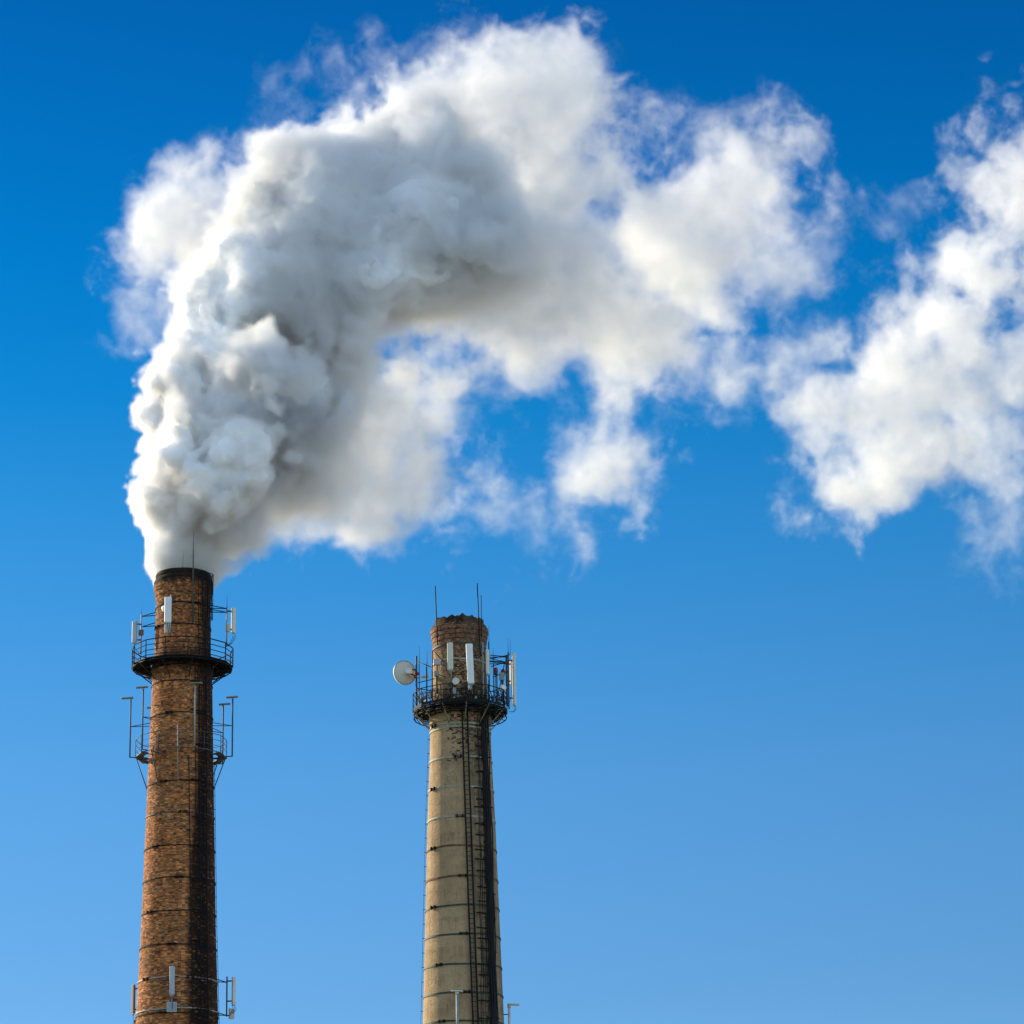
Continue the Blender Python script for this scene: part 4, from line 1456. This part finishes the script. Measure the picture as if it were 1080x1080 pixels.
def build_smoke():
    puffs = puffs_3d()
    lat = lattice_mesh(puffs)
    # --- the thick smoke: a billowing closed surface that light seeps through
    thick = [p for p in puffs if p[2] > 0.4]
    lo, hi = bounds(thick, 2.0)
    g, go, b = new_tree('thick_smoke')
    pos = g.nodes.new('GeometryNodeInputPosition').outputs[0]
    s, thin, age = smoke_field(b, pos, lat)
    lev = core_level(b, s, thin, age)
    vol = volume_cube(g, b.m('MULTIPLY_ADD', lev, -0.5, 0.5, clamp=True), lo, hi, VOX_CORE)
    vm = g.nodes.new('GeometryNodeVolumeToMesh')
    vm.inputs['Threshold'].default_value = 0.5
    g.links.new(vol, vm.inputs['Volume'])
    g.links.new(vm.outputs[0], go.inputs[0])
    tmp = bpy.data.objects.new('temporary', lat[0])
    COL.objects.link(tmp)
    tmp.modifiers.new('smoke', 'NODES').node_group = g
    dg = bpy.context.evaluated_depsgraph_get()
    me = bpy.data.meshes.new_from_object(tmp.evaluated_get(dg))
    bpy.data.objects.remove(tmp)
    me.name = 'smoke_plume'
    # keep the large bodies, drop specks
    bm = bmesh.new()
    bm.from_mesh(me)
    bm.verts.ensure_lookup_table()
    seen = set()
    drop = []
    for v in bm.verts:
        if v.index in seen:
            continue
        st, isl = [v], []
        seen.add(v.index)
        while st:
            q = st.pop()
            isl.append(q)
            for e in q.link_edges:
                w = e.other_vert(q)
                if w.index not in seen:
                    seen.add(w.index)
                    st.append(w)
        if len(isl) < 4000:
            drop += isl
    bmesh.ops.delete(bm, geom=drop, context='VERTS')
    for f in bm.faces:
        f.smooth = True
    bm.to_mesh(me)
    bm.free()
    me.materials.clear()
    mat = bpy.data.materials.new('thick_smoke')
    mat.use_nodes = True
    pb = mat.node_tree.nodes['Principled BSDF']
    pb.inputs['Base Color'].default_value = CORE_COLOR
    pb.inputs['Roughness'].default_value = 1.0
    pb.inputs['Specular IOR Level'].default_value = 0.0
    pb.subsurface_method = 'RANDOM_WALK'
    pb.inputs['Subsurface Weight'].default_value = CORE_SSS
    pb.inputs['Subsurface Radius'].default_value = (1, 1, 1)
    pb.inputs['Subsurface Scale'].default_value = CORE_RADIUS
    pb.inputs['Subsurface Anisotropy'].default_value = 0.0
    me.materials.append(mat)
    core = bpy.data.objects.new('smoke_plume', me)
    COL.objects.link(core)
    print('core verts', len(me.vertices))

    # --- the thin smoke round it: shreds and soft edges
    lo, hi = bounds(puffs, 3.0)
    vd = lat[0]
    ob = bpy.data.objects.new('thin_smoke', vd)
    COL.objects.link(ob)
    mat = bpy.data.materials.new('thin_smoke')
    mat.use_nodes = True
    t = mat.node_tree
    t.nodes.clear()
    o = t.nodes.new('ShaderNodeOutputMaterial')
    pv = t.nodes.new('ShaderNodeVolumePrincipled')
    pv.inputs['Color'].default_value = SMOKE_COLOR
    pv.inputs['Density'].default_value = 1.0
    pv.inputs['Anisotropy'].default_value = SMOKE_G
    t.links.new(pv.outputs[0], o.inputs['Volume'])
    vd.materials.append(mat)
    g, go, b = new_tree('thin_smoke')
    pos = g.nodes.new('GeometryNodeInputPosition').outputs[0]
    s, thin, age = smoke_field(b, pos, lat)
    edge = b.m('ADD', b.rng(thin, 0.1, 0.9, 0.0, 2.0), b.rng(age, 0.1, 0.9, 0.28, 1.0))
    body = b.rng(b.m('DIVIDE', s, b.m('MULTIPLY', edge, -1.0)), 0.0, 1.0, 0.0, 1.0)
    body = b.m('MULTIPLY', body, b.m('ADD', b.rng(thin, 0.3, 1.0, DENS_MID, DENS_LO), b.m('MULTIPLY', b.rng(thin, 0.0, 0.3, 1.0, 0.0), b.rng(age, 0.1, 0.9, DENS_HI, 1.0))))
    tex = b.noise(pos, 0.5, 4.0, 0.62)
    body = b.m('MULTIPLY', body, b.m('ADD', 1.0, b.m('MULTIPLY', b.rng(tex, 0.34, 0.66, -0.6, 0.6), b.rng(thin, 0.08, 0.35, 0.0, 1.0))))
    keep = b.m('GREATER_THAN', core_level(b, s, thin, age), -0.8)          # nothing is seen of it deeper in
    body = b.m('MULTIPLY', b.m('MULTIPLY', body, keep), b.m('GREATER_THAN', body, 0.006))
    vol = volume_cube(g, body, lo, hi, VOX)
    sm = g.nodes.new('GeometryNodeSetMaterial')
    sm.inputs['Material'].default_value = mat
    g.links.new(vol, sm.inputs[0])
    g.links.new(sm.outputs[0], go.inputs[0])
    ob.modifiers.new('smoke', 'NODES').node_group = g
    ob.parent = core
    ob['kind'] = 'stuff'
    return core


SMOKE_COLOR = (0.992, 0.992, 0.992, 1)
SMOKE_G = 0.1
DENS_HI, DENS_MID, DENS_LO = 2.2, 0.29, 0.05
CORE_COLOR = (0.98, 0.977, 0.972, 1)
CORE_SSS = 1.0
CORE_RADIUS = 0.6
WARP = 2.2
THIN_NOISE = 11.0
smoke = build_smoke()
smoke['label'] = 'thick white smoke plume rising from the brick chimney and drifting across the sky'
smoke['category'] = 'smoke'
